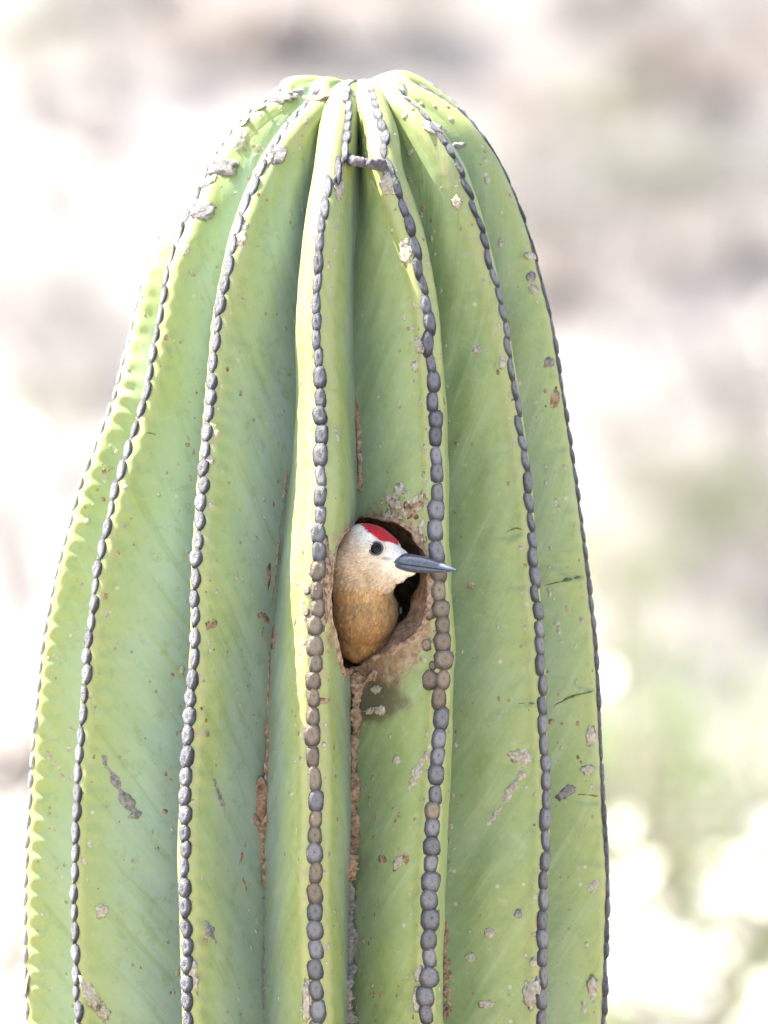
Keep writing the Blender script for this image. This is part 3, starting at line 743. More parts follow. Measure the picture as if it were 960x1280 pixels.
for q, (pts, w_) in enumerate([([(628, 671), (636, 664), (646, 661), (658, 664)], [.5, 1.3, 1.6, 1.3]), ([(674, 733), (688, 730), (704, 726), (728, 721)], [.5, 1.5, 1.8, 1.4]), ([(642, 881), (655, 879), (671, 880)], [.5, 1.1, 1.4]),
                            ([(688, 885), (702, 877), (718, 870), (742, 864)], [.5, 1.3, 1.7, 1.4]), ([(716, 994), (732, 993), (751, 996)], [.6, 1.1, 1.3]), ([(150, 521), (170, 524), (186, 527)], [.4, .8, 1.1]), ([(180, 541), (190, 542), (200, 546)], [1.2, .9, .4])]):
    strip(pts, w_, crease_shade, 1.3, 'crease_shade_line', seed=50 + q)
# the cork bridge between two ribs at the crown
def tube(pts, rad, mat, name, par, seed=1, ns=10):
    pts = np.array([tuple(p) for p in pts]); pts = catmull(pts, 10); rr = np.interp(np.linspace(0, 1, len(pts)), np.linspace(0, 1, len(rad)), rad)
    V_, F_ = [], []
    for i, p in enumerate(pts):
        t = Vector(pts[min(i + 1, len(pts) - 1)] - pts[max(i - 1, 0)]).normalized(); u = t.cross(Vector((.13, .2, 1))).normalized(); w = t.cross(u)
        for j in range(ns):
            a = 2 * math.pi * j / ns; r = rr[i] * S * (1 + .35 * float(fbm(i / 3.0, math.cos(a) * 1.5, math.sin(a) * 1.5 + seed, seed, 3)))
            V_.append(Vector(p) + u * math.cos(a) * r + w * math.sin(a) * r)
        if i:
            for j in range(ns): F_.append(((i-1) * ns + j, (i-1) * ns + (j + 1) % ns, i * ns + (j + 1) % ns, i * ns + j))
    F_.append(list(range(ns))[::-1]); F_.append([(len(pts) - 1) * ns + j for j in range(ns)])
    return mesh_obj(name, V_, F_, mat, par)
h1, h2 = hit(436, 200), hit(478, 206)
if h1 and h2:
    mid = (h1[0] + h2[0]) / 2 + Vector((0, -.0045, -.0003))
    tube([h1[0], h1[0].lerp(mid, .5) + Vector((0, -.002, 0)), mid, h2[0].lerp(mid, .5) + Vector((0, -.002, 0)), h2[0]], [8, 6.5, 6, 7, 9], cork_seam, 'cork_bridge', cactus, 4)
# extra worn pads that budded beside the stained row
for (x, y, r) in [(538, 733, 7), (537, 766, 8), (534, 806, 7), (538, 850, 11), (541, 832, 5), (383, 765, 5), (384, 738, 5)]:
    h = hit(x, y)
    if h:
        X, Y = frame(h[1]); M = Matrix((X, Y, h[1])).transposed().to_4x4()
        o = link(bpy.data.objects.new('areole', random.choice(pads[('round', 'rust_felt')])), rib_of(x, y))
        o.matrix_local = Matrix.Translation(h[0]) @ M @ Matrix.Diagonal((r * S, r * 1.15 * S, r * .4 * S, 1))
# small scabs: too small to pick apart
sv_, sf_, = {0: [], 1: []}, {0: [], 1: []}
def scab(px, py, r, m, el=1.0, ang=0):
    h = hit(px, py)
    if h is None or res.polygons[h[2]].material_index >= NRIB: return
    loc, n, _ = h; X, Y = frame(n, ang); sd = random.random() * 99
    nn = 1 + .3 * vnoise(ico2_v[:, 0] * 2.2, ico2_v[:, 1] * 2.2, ico2_v[:, 2] * 2.2 + sd, 3); base = len(sv_[m])
    for (a, b_, c_), q in zip(ico2_v, nn):
        sv_[m].append(loc + X * float(a * q * r * S) + Y * float(b_ * q * r * el * S) + n * float((c_ * .35 - .05) * r * S))
    sf_[m].extend([[i + base for i in f] for f in ico2_f])
for k, key in enumerate('ABCDEFG'):
    L = np.array(CREST[key], float)
    for _ in range({0: 14, 1: 40, 2: 55, 3: 70, 4: 80, 5: 55, 6: 60}[k]):
        y = random.uniform(190, 1275); x = np.interp(y, L[:, 0], L[:, 1]); side = random.choice((-1, 1))
        scab(x + side * random.uniform(10, 26), y, random.choice((1.2, 1.5, 1.8, 2.2, 2.8, 3.6)), random.random() < .35, random.uniform(.8, 1.7), random.uniform(-30, 30))
for _ in range(220):
    scab(random.uniform(60, 745), random.uniform(180, 1275), random.choice((.8, 1.0, 1.2, 1.5, 1.9, 2.4)), random.random() < .4, random.uniform(.8, 1.9), random.uniform(-30, 30))
for _ in range(70):
    scab(random.gauss(508, 20), random.gauss(628, 12), random.choice((1.5, 2, 2.8)), random.random() < .5, random.uniform(.9, 2.2), random.uniform(-30, 30))
for _ in range(60):
    scab(random.gauss(455, 16), random.uniform(840, 1260), random.choice((1.2, 1.6, 2.4)), 1, random.uniform(.8, 2.0), random.uniform(-30, 30))
for _ in range(40):
    scab(random.gauss(331, 12), random.uniform(600, 1260), random.choice((1.2, 1.6, 2.4)), random.random() < .6, random.uniform(.8, 2.0), random.uniform(-30, 30))
for _ in range(60):                         # crusty crown
    y = random.uniform(108, 240); x = random.uniform(270, 610); scab(x, y, random.choice((1.2, 1.8, 2.6, 3.4)), random.random() < .2, random.uniform(.8, 2.0), random.uniform(-60, 60))
for m in (0, 1):
    o = mesh_obj('scabs', sv_[m], sf_[m], (cork_pale, cork)[m], cactus); o['kind'] = 'stuff'

# ------------------------------------------------------------------ the woodpecker
yaw, pitch = math.radians(33), math.radians(-6)
fwd = Vector((math.cos(yaw) * math.cos(pitch), -math.sin(yaw) * math.cos(pitch), math.sin(pitch)))
lat = Vector((math.sin(yaw), math.cos(yaw), 0)); upv = lat.cross(fwd).normalized()
if upv.z < 0: upv = -upv
HEAD = P(461, 693, 266)
bird_base = P(450, 1085, 66)
bird = link(bpy.data.objects.new('woodpecker', None)); bird.location = bird_base
tag(bird, 'tan and white woodpecker with red crown and dark bill peering out of the cactus hole', 'bird')
def ell(c, axes, radii):
    A = Matrix(axes).transposed(); return [Vector(c) + A @ Vector((v[0] * radii[0] * S, v[1] * radii[1] * S, v[2] * radii[2] * S)) for v in ico_v]
HX = (fwd, lat, upv); WX = (Vector((1, 0, 0)), Vector((0, 1, 0)), Vector((0, 0, 1)))
def HP(f, l, u): return HEAD + fwd * f * S + lat * l * S + upv * u * S
blobs = [ell(HP(-4, 0, 3), HX, (43, 31, 35)), ell(HP(16, 0, 3), HX, (29, 25, 27)), ell(HP(33, 0, -3), HX, (27, 19, 18)), ell(HP(44, 0, -5), HX, (20, 14, 13)), ell(HP(46, 0, -15), HX, (25, 11, 8)),
         ell(HP(14, 0, -17), HX, (30, 22, 18)), ell(HP(30, 0, -21), HX, (28, 13, 12)), ell(HP(18, 0, -31), HX, (24, 16, 16)), ell(HP(-18, 0, -8), HX, (32, 31, 33)),
         ell(P(452, 728, 246), WX, (41, 36, 42)), ell(P(455, 764, 236), WX, (42, 40, 44)), ell(P(456, 788, 214), WX, (41, 37, 42)),
         ell(P(452, 850, 142), WX, (50, 48, 70)), ell(P(448, 920, 110), WX, (52, 50, 78)), ell(P(446, 1000, 74), WX, (42, 42, 78))]
bv, bf = [], []
for b_ in blobs:
    n = len(bv); bv += [v - bird_base for v in b_]; bf += [[i + n for i in f] for f in ico_f]
tmp = mesh_obj('tmp', bv, bf, None)
r_ = tmp.modifiers.new('r', 'REMESH'); r_.mode = 'VOXEL'; r_.voxel_size = 1.9 * S
sm = tmp.modifiers.new('s', 'SMOOTH'); sm.factor = .5; sm.iterations = 14
dg = bpy.context.evaluated_depsgraph_get(); dg.update()
bme = bpy.data.meshes.new_from_object(tmp.evaluated_get(dg), depsgraph=dg); bpy.data.objects.remove(tmp)
bme.shade_smooth()
bco = np.empty(len(bme.vertices) * 3); bme.vertices.foreach_get('co', bco); bco = bco.reshape(-1, 3)
def plumage(co):
    """feather colour from position on the bird (co relative to bird_base)"""
    W = co + np.array(bird_base); R_ = (W - np.array(HEAD)) / S
    f, l, u = R_ @ np.array(fwd), R_ @ np.array(lat), R_ @ np.array(upv)
    zpx = 640 - (W[:, 2] - ZC) / S
    nz = fbm(f / 9, l / 9, u / 9, 91, 3)
    mixc = lambda a, b, t: a * (1 - t[:, None]) + np.array(b) * t[:, None]
    sst = lambda x, a, b: np.clip((x - a) / (b - a), 0, 1) ** 2 * (3 - 2 * np.clip((x - a) / (b - a), 0, 1))
    c = np.tile(np.array([.55, .45, .33]), (len(co), 1))
    c = mixc(c, (.67, .61, .51), sst(f + 1.0 * u + nz * 7, 2, 34))               # pale face and forehead
    c = mixc(c, (.55, .43, .28), sst(-u + nz * 5, 14, 26) * sst(f, 60, -10))         # buff cheek and throat
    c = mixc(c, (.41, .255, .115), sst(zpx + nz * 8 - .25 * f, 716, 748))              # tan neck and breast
    c = mixc(c, (.30, .165, .062), sst(zpx + nz * 10, 750, 800))  # browner lower breast, with its shadow painted into the plumage
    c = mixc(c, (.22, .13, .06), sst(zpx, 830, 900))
    c = mixc(c, (.30, .255, .21), sst(-f + nz * 6, 14, 34) * sst(u, -16, 14))                # grey-brown nape
    ff = f + nz * 1.6
    cap = sst(u + nz * 1.3, 27.5 - .0, 29.5) * 0
    # red crown: a lens on top of the head
    e = ((ff - 15) / 25.0) ** 2 + ((l) / 18.5) ** 2
    cap = sst(-e, -1.06, -.94) * sst(u, 8, 12)
    c = mixc(c, (.45, .012, .022), cap)
    lore = np.exp(-(((f - 36) / 9) ** 2 + ((u + 1) / 2.6) ** 2)) * (np.abs(l) > 7)
    c = mixc(c, (.16, .15, .15), .7 * lore)
    return np.clip(c * (1 + .10 * nz[:, None]), 0, 1), cap
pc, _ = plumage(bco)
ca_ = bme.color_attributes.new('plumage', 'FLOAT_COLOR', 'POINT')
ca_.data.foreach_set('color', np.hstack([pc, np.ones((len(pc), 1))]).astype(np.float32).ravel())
fm, nt, fb = new_mat('feathers', .85, .15); g = G(nt)
vc = g.n('ShaderNodeVertexColor', layer_name='plumage').outputs[0]
obj = g.n('ShaderNodeTexCoord').outputs['Object']
vv_ = g.math('ADD', .78, g.math('MULTIPLY', g.noise(obj, 900, 3, .7), .44)); g.l(g.mix(1.0, vc, g.comb(vv_, vv_, vv_), 'MULTIPLY'), fb.inputs['Base Color'])
g.bump(fb, g.noise(obj, 700, 4, .7), .35, .0006)
fb.inputs['Sheen Weight'].default_value = .15
bme.materials.append(fm)
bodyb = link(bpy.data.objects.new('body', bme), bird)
btree = BVHTree.FromPolygons([Vector(v) for v in bco], [tuple(p.vertices) for p in bme.polygons])
BC = Vector(cam.location) - bird_base
def bhit(px, py):
    d = (P(px, py, 0) - bird_base - BC).normalized(); loc, n, i, _ = btree.ray_cast(BC, d, 20)
    return loc, (n if n.dot(d) < 0 else -n)
# short overlapping feathers
fv, ff_, fc = [], [], []
nvis = 0
polys = [p for p in bme.polygons]
areas = np.array([p.area for p in polys]); cents = np.array([p.center[:] for p in polys]); zp = 640 - (cents[:, 2] + bird_base.z - ZC) / S
wts = areas * (zp < 860); wts /= wts.sum()
pick = rng.choice(len(polys), 9000, p=wts)
for pi in pick:
    p = polys[pi]; n = p.normal; vs_ = [bme.vertices[i].co for i in p.vertices]
    a, b_ = random.random(), random.random(); c0 = vs_[0].lerp(vs_[1], a).lerp(vs_[-1].lerp(vs_[2 % len(vs_)], a), b_)
    rel = (c0 + bird_base - HEAD) / S; f = rel.dot(fwd)
    zz = 640 - (c0.z + bird_base.z - ZC) / S
    k = min(1, max(0, (zz - 705) / 40)); flow = (-fwd) * (1 - k) + Vector((-.1, .1, -1)) * k
    flow = (flow - n * flow.dot(n))
    if flow.length < 1e-4: continue
    flow.normalize(); flow = (flow + n * random.uniform(.05, .20) + n.cross(flow) * random.gauss(0, .22)).normalized(); sd = n.cross(flow).normalized()
    Lf = (4.2 + 5.5 * k) * random.uniform(.8, 1.3) * (.62 if f > 22 and zz < 722 else 1) * S; wf = Lf * random.uniform(.12, .24)
    base = c0 - flow * Lf * .3; i0 = len(fv)
    fv += [base - sd * wf * .5, base + sd * wf * .5, base + flow * Lf * .65 + sd * wf + n * .00008, base + flow * Lf, base + flow * Lf * .65 - sd * wf + n * .00008]
    ff_.append((i0, i0 + 1, i0 + 2, i0 + 3, i0 + 4)); fc.append((c0, random.uniform(.72, 1.26)))
cc, _ = plumage(np.array([c[0][:] for c in fc])); cc = cc * np.array([c[1] for c in fc])[:, None]
fo = mesh_obj('contour_feathers', fv, ff_, fm, bird); fo['kind'] = 'stuff'
ca2 = fo.data.color_attributes.new('plumage', 'FLOAT_COLOR', 'POINT')
ca2.data.foreach_set('color', np.hstack([np.repeat(cc, 5, 0), np.ones((len(cc) * 5, 1))]).astype(np.float32).ravel())
# bill: upper and lower mandible
billm = mottled('bill_horn', [(.3, (.030, .040, .058)), (.7, (.070, .090, .125))], 500, .25, .12, .0003, .6)
def rings_mesh(cs, name, mat, par, ns=14):
    """cs: list of (centre, side axis, up axis, half width, up height, down height)"""
    V_, F_ = [], []
    for (c, sx_, ux, w, hu, hd) in cs:
        for j in range(ns):
            a = 2 * math.pi * j / ns; y = math.sin(a); x = math.cos(a)
            hh = (hu if y > 0 else hd); sq = 1 if y < 0 else (1 - .25 * y * y)
            V_.append(c + sx_ * x * w * sq * S + ux * y * hh * S)
    for i in range(len(cs) - 1):
        for j in range(ns): F_.append((i * ns + j, (i + 1) * ns + j, (i + 1) * ns + (j + 1) % ns, i * ns + (j + 1) % ns))
    F_.append(list(range(ns))); F_.append([(len(cs) - 1) * ns + j for j in range(ns)][::-1])
    return mesh_obj(name, V_, F_, mat, par)
b0, b1 = P(486, 701.5, 284) - bird_base, P(572, 713.5, 346) - bird_base
ax = (b1 - b0).normalized(); bs = ax.cross(Vector((0, 0, 1))).normalized(); bu = bs.cross(ax).normalized()
ln = (b1 - b0).length
up_ = [(0, 11, 8, .6), (.12, 13, 10.5, .6), (.25, 13, 13, .6), (.36, 11, 13, .6), (.5, 8.8, 11.8, .6), (.64, 7.0, 9.6, .5), (.78, 5.2, 7.0, .4), (.90, 3.4, 4.0, .4), (.97, 1.9, 2.0, .4), (1.0, .4, .35, .3)]
um = rings_mesh([(b0 + ax * ln * t, bs, bu, w, hu, hd) for t, w, hu, hd in up_], 'upper_mandible', billm, bird)
lo_ = [(0, 10, .2, 7), (.15, 12, .2, 8.0), (.3, 11.5, .2, 9.2), (.45, 9.0, .2, 8.6), (.6, 6.8, .2, 6.8), (.75, 4.3, .2, 4.1), (.88, 2.6, .2, 2.3), (.96, 1.0, .2, .8)]
lm = rings_mesh([(b0 + ax * ln * t - bu * .9 * S, bs, bu, w, hu, hd) for t, w, hu, hd in lo_], 'lower_mandible', billm, bird)
# nostril tufts
tuft = mottled('nasal_bristles', [(.3, (.16, .16, .17)), (.7, (.34, .32, .30))], 700, .8, .3)
tv, tf = [], []
for i in range(46):
    sgn = random.choice((-1, 1)); p0 = b0 + ax * ln * random.uniform(.14, .30) + bs * sgn * random.uniform(5, 9) * S + bu * random.uniform(0, 8) * S
    L_ = random.uniform(6, 12) * S; dr = (ax + bu * random.uniform(-.1, .25) + bs * sgn * random.uniform(-.05, .12)).normalized(); sd = dr.cross(bs * sgn).normalized(); n = len(tv)
    tv += [p0 - sd * .7 * S, p0 + sd * .7 * S, p0 + dr * L_]; tf.append((n, n + 1, n + 2))
mesh_obj('nasal_tuft', tv, tf, tuft, um)['kind'] = 'stuff'
# eyes
eyem, nt, eb = new_mat('eye_iris', .08, .14); g = G(nt)
tc = g.n('ShaderNodeTexCoord').outputs['Object']; sx = g.n('ShaderNodeSeparateXYZ'); g.l(tc, sx.inputs[0])
g.l(g.ramp(sx.outputs[2], [(.70, (.010, .007, .007)), (.80, (.016, .008, .008)), (.86, (.004, .004, .004))]), eb.inputs['Base Color'])
eb.inputs['Coat Weight'].default_value = .12; eb.inputs['Coat Roughness'].default_value = .03
ringm = mottled('orbital_skin', [(.3, (.055, .055, .065)), (.7, (.12, .115, .12))], 700, .6, .3)
palem = mottled('eyelid_feathers', [(.3, (.42, .38, .30)), (.7, (.62, .57, .48))], 900, .8, .3)
eloc, en = bhit(470, 685.5)
HB = HEAD - bird_base
def mirror(v): r = v - HB; return HB + r - lat * 2 * r.dot(lat)
def mirn(v): return v - lat * 2 * v.dot(lat)
em = bpy.data.meshes.new('eye'); bm = bmesh.new(); bmesh.ops.create_uvsphere(bm, u_segments=24, v_segments=16, radius=1); bm.to_mesh(em); bm.free(); em.shade_smooth(); em.materials.append(eyem)
def torus(name, R1, r1, mat, seed):
    V_, F_ = [], []
    for i in range(28):
        a = 2 * math.pi * i / 28
        for j in range(8):
            b_ = 2 * math.pi * j / 8; rr = r1 * (1 + .25 * float(vnoise(i * .8, j * .7, 0, seed)))
            V_.append(((R1 + rr * math.cos(b_)) * math.cos(a), (R1 + rr * math.cos(b_)) * math.sin(a) * .94, rr * math.sin(b_) * .7))
    for i in range(28):
        for j in range(8): F_.append((i * 8 + j, ((i + 1) % 28) * 8 + j, ((i + 1) % 28) * 8 + (j + 1) % 8, i * 8 + (j + 1) % 8))
    me = bpy.data.meshes.new(name); me.from_pydata(V_, [], F_); me.shade_smooth(); me.materials.append(mat); return me
lid, brow = torus('eyelid', 1.04, .20, ringm, 3), torus('eye_ring', 1.34, .16, palem, 5)
for loc, n in ((eloc, en), (mirror(eloc), mirn(en))):
    M = n.to_track_quat('Z', 'Y').to_matrix().to_4x4()
    e = link(bpy.data.objects.new('eye', em), bird); e.matrix_local = Matrix.Translation(loc - n * 3.6 * S) @ M @ Matrix.Scale(7.9 * S, 4)
    for me, off in ((lid, .40), (brow, .36)):
        o = link(bpy.data.objects.new(me.name, me), e); o.matrix_local = Matrix.Translation((0, 0, off))
# folded wings with pale bars, tail, feet inside the cavity
wingm, nt, wb = new_mat('wing_feathers', .7, .25); g = G(nt)
uvn = g.n('ShaderNodeUVMap', uv_map='feather').outputs[0]; sx = g.n('ShaderNodeSeparateXYZ'); g.l(uvn, sx.inputs[0])
bar = g.smooth(g.math('SINE', g.math('MULTIPLY', sx.outputs[1], 42.0)), .15, .45)
g.l(g.mix(bar, (.022, .020, .020), (.46, .43, .38)), wb.inputs['Base Color'])
def quill(name, pts, wid, par, lift):
    V_, F_, U_ = [], [], []
    pts = catmull(np.array([tuple(p) for p in pts]), 8); m = len(pts)
    for i, p in enumerate(pts):
        t = Vector(pts[min(i + 1, m - 1)] - pts[max(i - 1, 0)]).normalized(); sd = t.cross(lift).normalized(); n = sd.cross(t).normalized()
        w = wid * (min(1, .45 + i / m * 2) if i < m * .8 else max(.12, math.sqrt(max(0, 1 - ((i - m * .8) / (m * .2)) ** 2)))) * S
        for a, z in ((-1, -.10), (-.5, .05), (0, .16), (.5, .05), (1, -.10)): V_.append(Vector(p) + sd * a * w + n * z * w)
        if i:
            for j in range(4): F_.append(((i-1) * 5 + j, (i-1) * 5 + j + 1, i * 5 + j + 1, i * 5 + j)); U_ += [(j / 4, (i-1) / m), ((j+1) / 4, (i-1) / m), ((j+1) / 4, i / m), (j / 4, i / m)]
    o = mesh_obj(name, V_, F_, wingm, par); u = o.data.uv_layers.new(name='feather'); u.data.foreach_set('uv', np.array(U_, dtype=np.float32).ravel()); return o
for sgn in (1, -1):
    wg = mesh_obj('wing', *[[v for v in (w - bird_base for w in ell(P(452 + sgn * 46, 822, 176), (Vector((.25 * sgn, 1, .2)).normalized(), Vector((1, -.25 * sgn, 0)).normalized(), Vector((0, -.35, 1)).normalized()), (34, 9, 62)))], ico_f], fm, bird)
    wcv = np.array([v.co[:] for v in wg.data.vertices]); at = wg.data.color_attributes.new('plumage', 'FLOAT_COLOR', 'POINT')
    at.data.foreach_set('color', np.tile(np.array([.07, .055, .045, 1], dtype=np.float32), len(wcv)))
    for q in range(6):
        x0 = 452 + sgn * (49 + .6 * q); d0 = 214 - 9 * q
        quill('flight_feather', [P(x0, 758 + 9 * q, d0) - bird_base, P(x0 + sgn * 3, 800 + 12 * q, d0 - 16) - bird_base, P(x0 - sgn * 2, 860 + 14 * q, d0 - 62) - bird_base, P(x0 - sgn * 10, 930 + 14 * q, d0 - 104) - bird_base], 7, wg, Vector((sgn, -.4, 0)))
for q in range(5):
    quill('tail_feather', [P(446 + (q - 2) * 5, 1040, 52) - bird_base, P(446 + (q - 2) * 8, 1110, 34) - bird_base, P(446 + (q - 2) * 9, 1178, 28 + abs(q - 2) * 2) - bird_base], 8, bird, Vector((0, -1, 0)))
footm = mottled('scaled_foot', [(.3, (.08, .08, .08)), (.7, (.18, .17, .16))], 900, .6, .4)
for sgn in (1, -1):
    k0 = P(446 + sgn * 22, 985, 110) - bird_base; k1 = P(446 + sgn * 26, 1030, 120) - bird_base
    leg = tube([k0, k0.lerp(k1, .5), k1], [5, 4, 4], footm, 'leg', bird, 3, 8)
    for dx, dy in ((-10, -26), (6, -28), (12, 22), (-8, 24)):
        tube([k1, P(446 + sgn * 26 + dx * .6, 1030 + dy * .6, 134) - bird_base, P(446 + sgn * 26 + dx, 1030 + dy, 138) - bird_base], [3, 2.6, 1.2], footm, 'toe', leg, 5, 6)

# ------------------------------------------------------------------ ground and hillside
def axis_pts(lo, hi, c0, c1, fine, n_out):
    mid = np.arange(c0, c1, fine); a = c0 - (c0 - lo) * (np.linspace(0, 1, n_out) ** 2)[1:][::-1]; b = c1 + (hi - c1) * (np.linspace(0, 1, n_out) ** 2)
    return np.concatenate([a, mid, b])
gx = axis_pts(-160, 160, -4, 4, .16, 34); gy = axis_pts(-70, 260, -8, 42, .22, 30)
GXX, GYY = np.meshgrid(gx, gy); GZ = terrain_h(GXX, GYY)
gv = np.stack([GXX, GYY, GZ], -1).reshape(-1, 3); w_ = len(gx)
gf = [(j * w_ + i, j * w_ + i + 1, (j + 1) * w_ + i + 1, (j + 1) * w_ + i) for j in range(len(gy) - 1) for i in range(w_ - 1)]
gm, nt, gb = new_mat('desert_soil', .95, .1); g = G(nt)
ob = g.n('ShaderNodeTexCoord').outputs['Object']; sx = g.n('ShaderNodeSeparateXYZ'); g.l(ob, sx.inputs[0])
sand = g.ramp(g.noise(ob, 2.2, 5, .6), [(.3, (.23, .195, .155)), (.5, (.29, .25, .205)), (.7, (.35, .31, .265))])
hillc = g.ramp(g.noise(ob, 1.5, 6, .62), [(.30, (.160, .150, .143)), (.44, (.180, .166, .157)), (.56, (.192, .176, .165)), (.72, (.212, .197, .187))])
hillc = g.mix(g.smooth(g.noise(ob, .9, 3), .52, .68), hillc, (.205, .170, .150))
hillc = g.mix(g.smooth(g.math('ADD', g.math('ABSOLUTE', g.math('ADD', sx.outputs[0], 1.0)), g.math('MULTIPLY', g.noise(ob, 1.1, 3), 1.2)), 1.75, .85), hillc, (.222, .205, .196))
hillc = g.mix(g.smooth(g.math('ADD', sx.outputs[0], g.math('MULTIPLY', g.noise(ob, 1.3, 3), .8)), .6, 1.5), hillc, (.182, .167, .158))
col = g.mix(g.smooth(g.math('ADD', sx.outputs[1], g.math('MULTIPLY', g.noise(ob, .5, 3), 6.0)), 14.0, 24.0), sand, hillc)
g.l(col, gb.inputs['Base Color']); g.bump(gb, g.noise(ob, 9, 6, .7), .8, .05)
ground = mesh_obj('ground', gv, gf, gm); tag(ground, kind='structure')

def ground_at(px, py, y0=12.0):
    y = y0
    while y < 200:
        f = (DIST + y) / DIST; x = (px - 480) * S * f; z = ZC + (640 - py) * S * f
        if z <= float(terrain_h(x, y)): return Vector((x, y, float(terrain_h(x, y))))
        y += .05
def leaf_mat(name, a, b_, trans=.25):
    m, nt, pb = new_mat(name, .8, .12); g = G(nt)
    geo = g.n('ShaderNodeTexCoord').outputs['Object']
    col = g.mix(g.smooth(g.noise(geo, 14, 3), .35, .65), a, b_); g.l(col, pb.inputs['Base Color'])
    tr = g.n('ShaderNodeBsdfTranslucent'); g.l(col, tr.inputs['Color']); mx = g.n('ShaderNodeMixShader'); mx.inputs[0].default_value = trans
    out = nt.nodes['Material Output']; g.l(pb.outputs[0], mx.inputs[1]); g.l(tr.outputs[0], mx.inputs[2]); g.l(mx.outputs[0], out.inputs['Surface'])
    return m
twig = mottled('twig_bark', [(.3, (.16, .13, .11)), (.7, (.30, .26, .22))], 30, .9, .3)
M_green = leaf_mat('fresh_leaf', (.16, .23, .08), (.26, .31, .14), .35)
M_grey = leaf_mat('ashy_leaf', (.22, .225, .20), (.31, .30, .28), .15)
M_olive = leaf_mat('olive_leaf', (.18, .20, .13), (.26, .265, .18), .2)
M_dry = leaf_mat('dry_leaf', (.27, .22, .185), (.35, .30, .26), .15)
M_white = leaf_mat('white_petal', (.74, .72, .66), (.82, .80, .74), .25)
def shrub_parts(h, rad, nleaf, lsize, seed, nstem=9, nflow=0, fsize=.012, airy=.4):
    r = random.Random(seed); SV, SF, LV, LF, FV, FF = [], [], [], [], [], []
    def stick(p, q, r0, r1):
        t = (q - p).normalized(); u = t.cross(Vector((.3, .1, 1)) if abs(t.z) < .9 else Vector((1, 0, 0))).normalized(); w = t.cross(u); n = len(SV)
        for c, rr in ((p, r0), (q, r1)):
            for j in range(5): SV.append(c + (u * math.cos(j * 1.2566) + w * math.sin(j * 1.2566)) * rr)
        for j in range(5): SF.append((n + j, n + (j + 1) % 5, n + 5 + (j + 1) % 5, n + 5 + j))
    tips = []
    for i in range(nstem):
        a = 2 * math.pi * (i + r.random()) / nstem; e = r.uniform(.25, 1.0)
        p = Vector((0, 0, -.05)); q = Vector((math.cos(a) * rad * .5 * e, math.sin(a) * rad * .5 * e, h * r.uniform(.45, .65))); k0 = max(.006, h * .012)
        stick(p, q, k0, k0 * .7)
        for _ in range(4):
            b = a + r.gauss(0, .8); q2 = q + Vector((math.cos(b) * rad * r.uniform(.15, .5), math.sin(b) * rad * r.uniform(.15, .5), h * r.uniform(.1, .38))); stick(q, q2, k0 * .65, k0 * .3); tips.append((q, q2))
            for _ in range(2):
                b2 = b + r.gauss(0, 1); q3 = q2 + Vector((math.cos(b2) * rad * .22, math.sin(b2) * rad * .22, h * r.uniform(-.02, .14))); stick(q2, q3, k0 * .3, k0 * .12); tips.append((q2, q3))
    for _ in range(nleaf):
        a_, b_ = r.choice(tips); t = r.random() ** .7; c = a_.lerp(b_, t) + Vector((r.gauss(0, 1), r.gauss(0, 1), r.gauss(0, 1))) * lsize * 1.6 * (1 + airy)
        d = Vector((r.gauss(0, 1), r.gauss(0, 1), r.gauss(.4, 1))).normalized(); sd = d.cross(Vector((r.gauss(0, 1), r.gauss(0, 1), r.gauss(0, 1)))).normalized(); L = lsize * r.uniform(.7, 1.4); n = len(LV)
        LV.extend([c, c + d * L * .5 + sd * L * .26, c + d * L, c + d * L * .5 - sd * L * .26]); LF.append((n, n + 1, n + 2, n + 3))
    for _ in range(nflow):
        a_, b_ = r.choice(tips); c = b_ + Vector((r.gauss(0, 1), r.gauss(0, 1), abs(r.gauss(0, 1)))) * fsize * 2.2
        ax_ = Vector((r.gauss(-.2, .6), r.gauss(-.3, .6), 1)).normalized(); u = ax_.cross(Vector((1, .2, 0))).normalized(); w = ax_.cross(u); n = len(FV); FV.append(c - ax_ * fsize * .15)
        for j in range(10): FV.append(c + (u * math.cos(j * .6283) + w * math.sin(j * .6283)) * fsize * (1 if j % 2 else .72) + ax_ * fsize * .2)
        for j in range(10): FF.append((n, n + 1 + j, n + 1 + (j + 1) % 10))
    return (SV, SF), (LV, LF), (FV, FF)
def build_shrub(name, base, parts, leafm, label, cat='shrub', group=None, rz=0.0, sc_=1.0, cache={}):
    o = link(bpy.data.objects.new(name, None)); o.location = base; o.rotation_euler.z = rz; o.scale = (sc_,) * 3
    key = id(parts)
    if key not in cache:
        ms = []
        for nm, (v, f), m in (('stems', parts[0], twig), ('foliage', parts[1], leafm), ('blossoms', parts[2], M_white)):
            if f:
                me = bpy.data.meshes.new(nm); me.from_pydata([tuple(q) for q in v], [], f); me.materials.append(m); ms.append((nm, me))
        cache[key] = ms
    for nm, me in cache[key]:
        c = link(bpy.data.objects.new(nm, me), o)
        if nm != 'stems': c['kind'] = 'stuff'
    tag(o, label, cat, group); return o
variants = [(shrub_parts(.42, .34, 1300, .022, 11, 9), M_grey), (shrub_parts(.36, .40, 1100, .020, 12, 10), M_grey), (shrub_parts(.50, .32, 1200, .024, 13, 8), M_olive), (shrub_parts(.30, .36, 900, .020, 14, 11), M_dry)]
GL = {0: ('ashy grey desert shrub on the stony hillside behind the cactus', 'ashy shrubs on the hillside'), 1: ('low spreading grey desert shrub on the hillside behind the cactus', 'spreading grey shrubs on the hillside'),
      2: ('olive green desert shrub on the pink hillside behind the cactus', 'olive shrubs on the hillside'), 3: ('dry brown desert shrub on the hillside behind the cactus', 'dry shrubs on the hillside')}
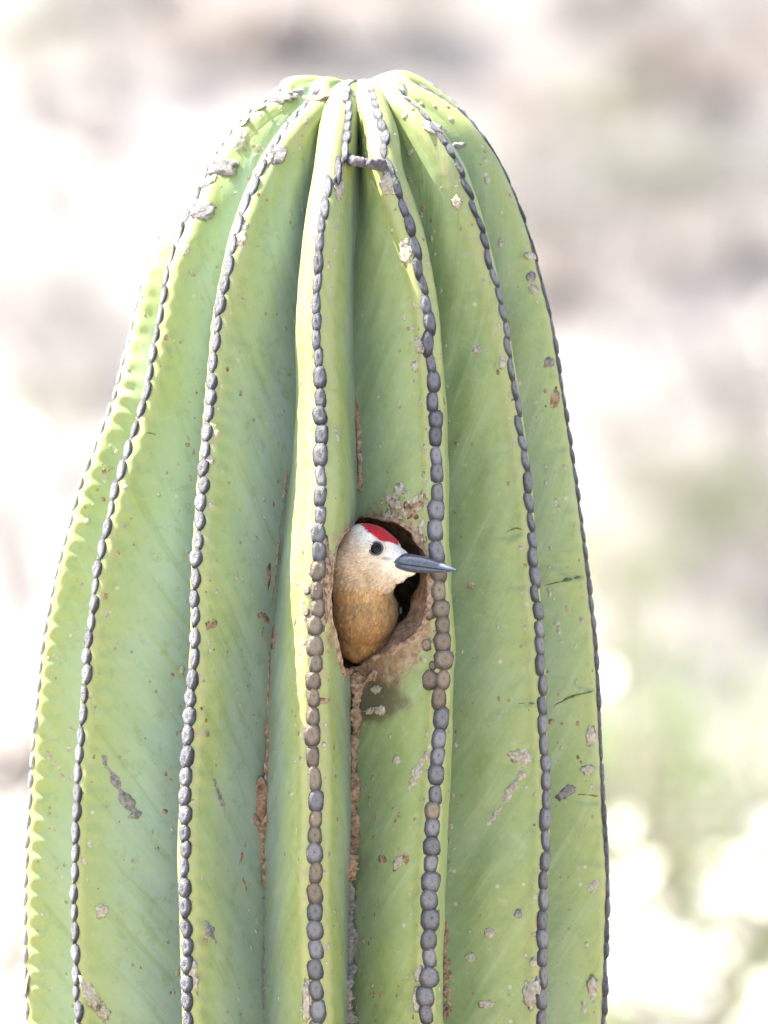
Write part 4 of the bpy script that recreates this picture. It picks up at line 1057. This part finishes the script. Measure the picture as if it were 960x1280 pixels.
spots = [(700, 350, 0, 1.0), (640, 270, 1, .9), (830, 300, 2, .8), (900, 120, 3, 1.1), (800, 90, 1, .8), (130, 70, 0, .9), (30, 110, 2, .7), (400, 40, 2, 1.1), (520, 30, 0, .9), (250, 60, 3, .8),
         (40, 420, 1, 1.0), (130, 470, 0, .8), (60, 560, 2, .6), (940, 560, 0, .9), (880, 640, 3, .7), (780, 560, 1, .7), (930, 300, 0, 1.0), (760, 200, 2, .7), (660, 150, 3, .7), (20, 700, 0, .7), (860, 720, 2, .9), (960, 760, 2, .9), (790, 800, 2, .8), (300, 0, 0, .9), (700, -20, 0, 1), (940, -10, 1, 1), (80, -20, 1, 1)]
for i, (x, y, v, s_) in enumerate(spots):
    b = ground_at(x, y + 40)
    if b is not None: build_shrub('desert_shrub', b, variants[v][0], variants[v][1], GL[v][0], 'shrub', GL[v][1], i * 1.3, s_ * .9)
rs = random.Random(5)
for i in range(26):
    x = rs.choice((-1, 1)) * rs.uniform(1.8, 13); y = rs.uniform(29, 42); v = rs.randrange(4)
    build_shrub('desert_shrub', Vector((x, y, float(terrain_h(x, y)))), variants[v][0], variants[v][1], GL[v][0], 'shrub', GL[v][1], i * 2.1, rs.uniform(.7, 1.3))
def base_under(px, y):
    x = (px - 480) * S * (DIST + y) / DIST; return Vector((x, y, float(terrain_h(x, y))))
b = base_under(880, 15.0); build_shrub('leafy_bush', b, shrub_parts(ZC - .10 - b.z, .62, 5200, .030, 21, 14, 0, .016, .5), M_green, 'pale green leafy bush growing behind the right side of the cactus', 'bush')
b = base_under(905, 8.6); build_shrub('flowering_bush', b, shrub_parts(ZC - .265 - b.z, .42, 2200, .024, 22, 15, 1300, .0165, .4), M_green, 'bush covered in bright white blossoms in front of the green bush', 'bush')
b = base_under(-40, 9.5); build_shrub('blossoming_shrub', b, shrub_parts(ZC - .02 - b.z, .36, 500, .022, 23, 8, 700, .013, .5), M_grey, 'grey twiggy shrub with scattered white blossoms left of the cactus', 'shrub')
# a leaning dead stalk on the slope
st = ground_at(935, 640); tp = st + Vector((-.18, -.05, .62))
so = link(bpy.data.objects.new('dead_stalk', None)); so.location = st; tag(so, 'leaning grey dead plant stalk on the slope at the right', 'dead stalk')
tube([Vector((0, 0, -.05)), (tp - st) * .5 + Vector((.03, 0, 0)), tp - st], [60, 46, 22], mottled('dead_wood', [(.3, (.10, .095, .09)), (.7, (.20, .19, .18))], 20, .9, .4), 'stem', so, 7, 8)
# stones scattered on the slope
stonem = mottled('hill_stone', [(.3, (.14, .12, .11)), (.55, (.24, .205, .185)), (.75, (.33, .30, .28))], 9, .95, .6, .01)
SVn, SFn = [], []
for i in range(900):
    x = random.uniform(-8, 8) if i > 600 else random.uniform(-3, 3); y = random.uniform(16, 41); r = random.choice((.02, .03, .05, .08, .13)) * random.uniform(.7, 1.3); z = float(terrain_h(x, y)); n = len(SVn); sd = random.random() * 90
    q = 1 + .35 * vnoise(ico2_v[:, 0] * 1.5, ico2_v[:, 1] * 1.5, ico2_v[:, 2] * 1.5 + sd, 7)
    for (a, b_, c_), k in zip(ico2_v, q): SVn.append((x + a * k * r, y + b_ * k * r, z + c_ * k * r * .65))
    SFn.extend([[j + n for j in f] for f in ico2_f])
tag(mesh_obj('stones', SVn, SFn, stonem), 'pinkish grey stones scattered over the blurred hillside', 'stones', kind='stuff')
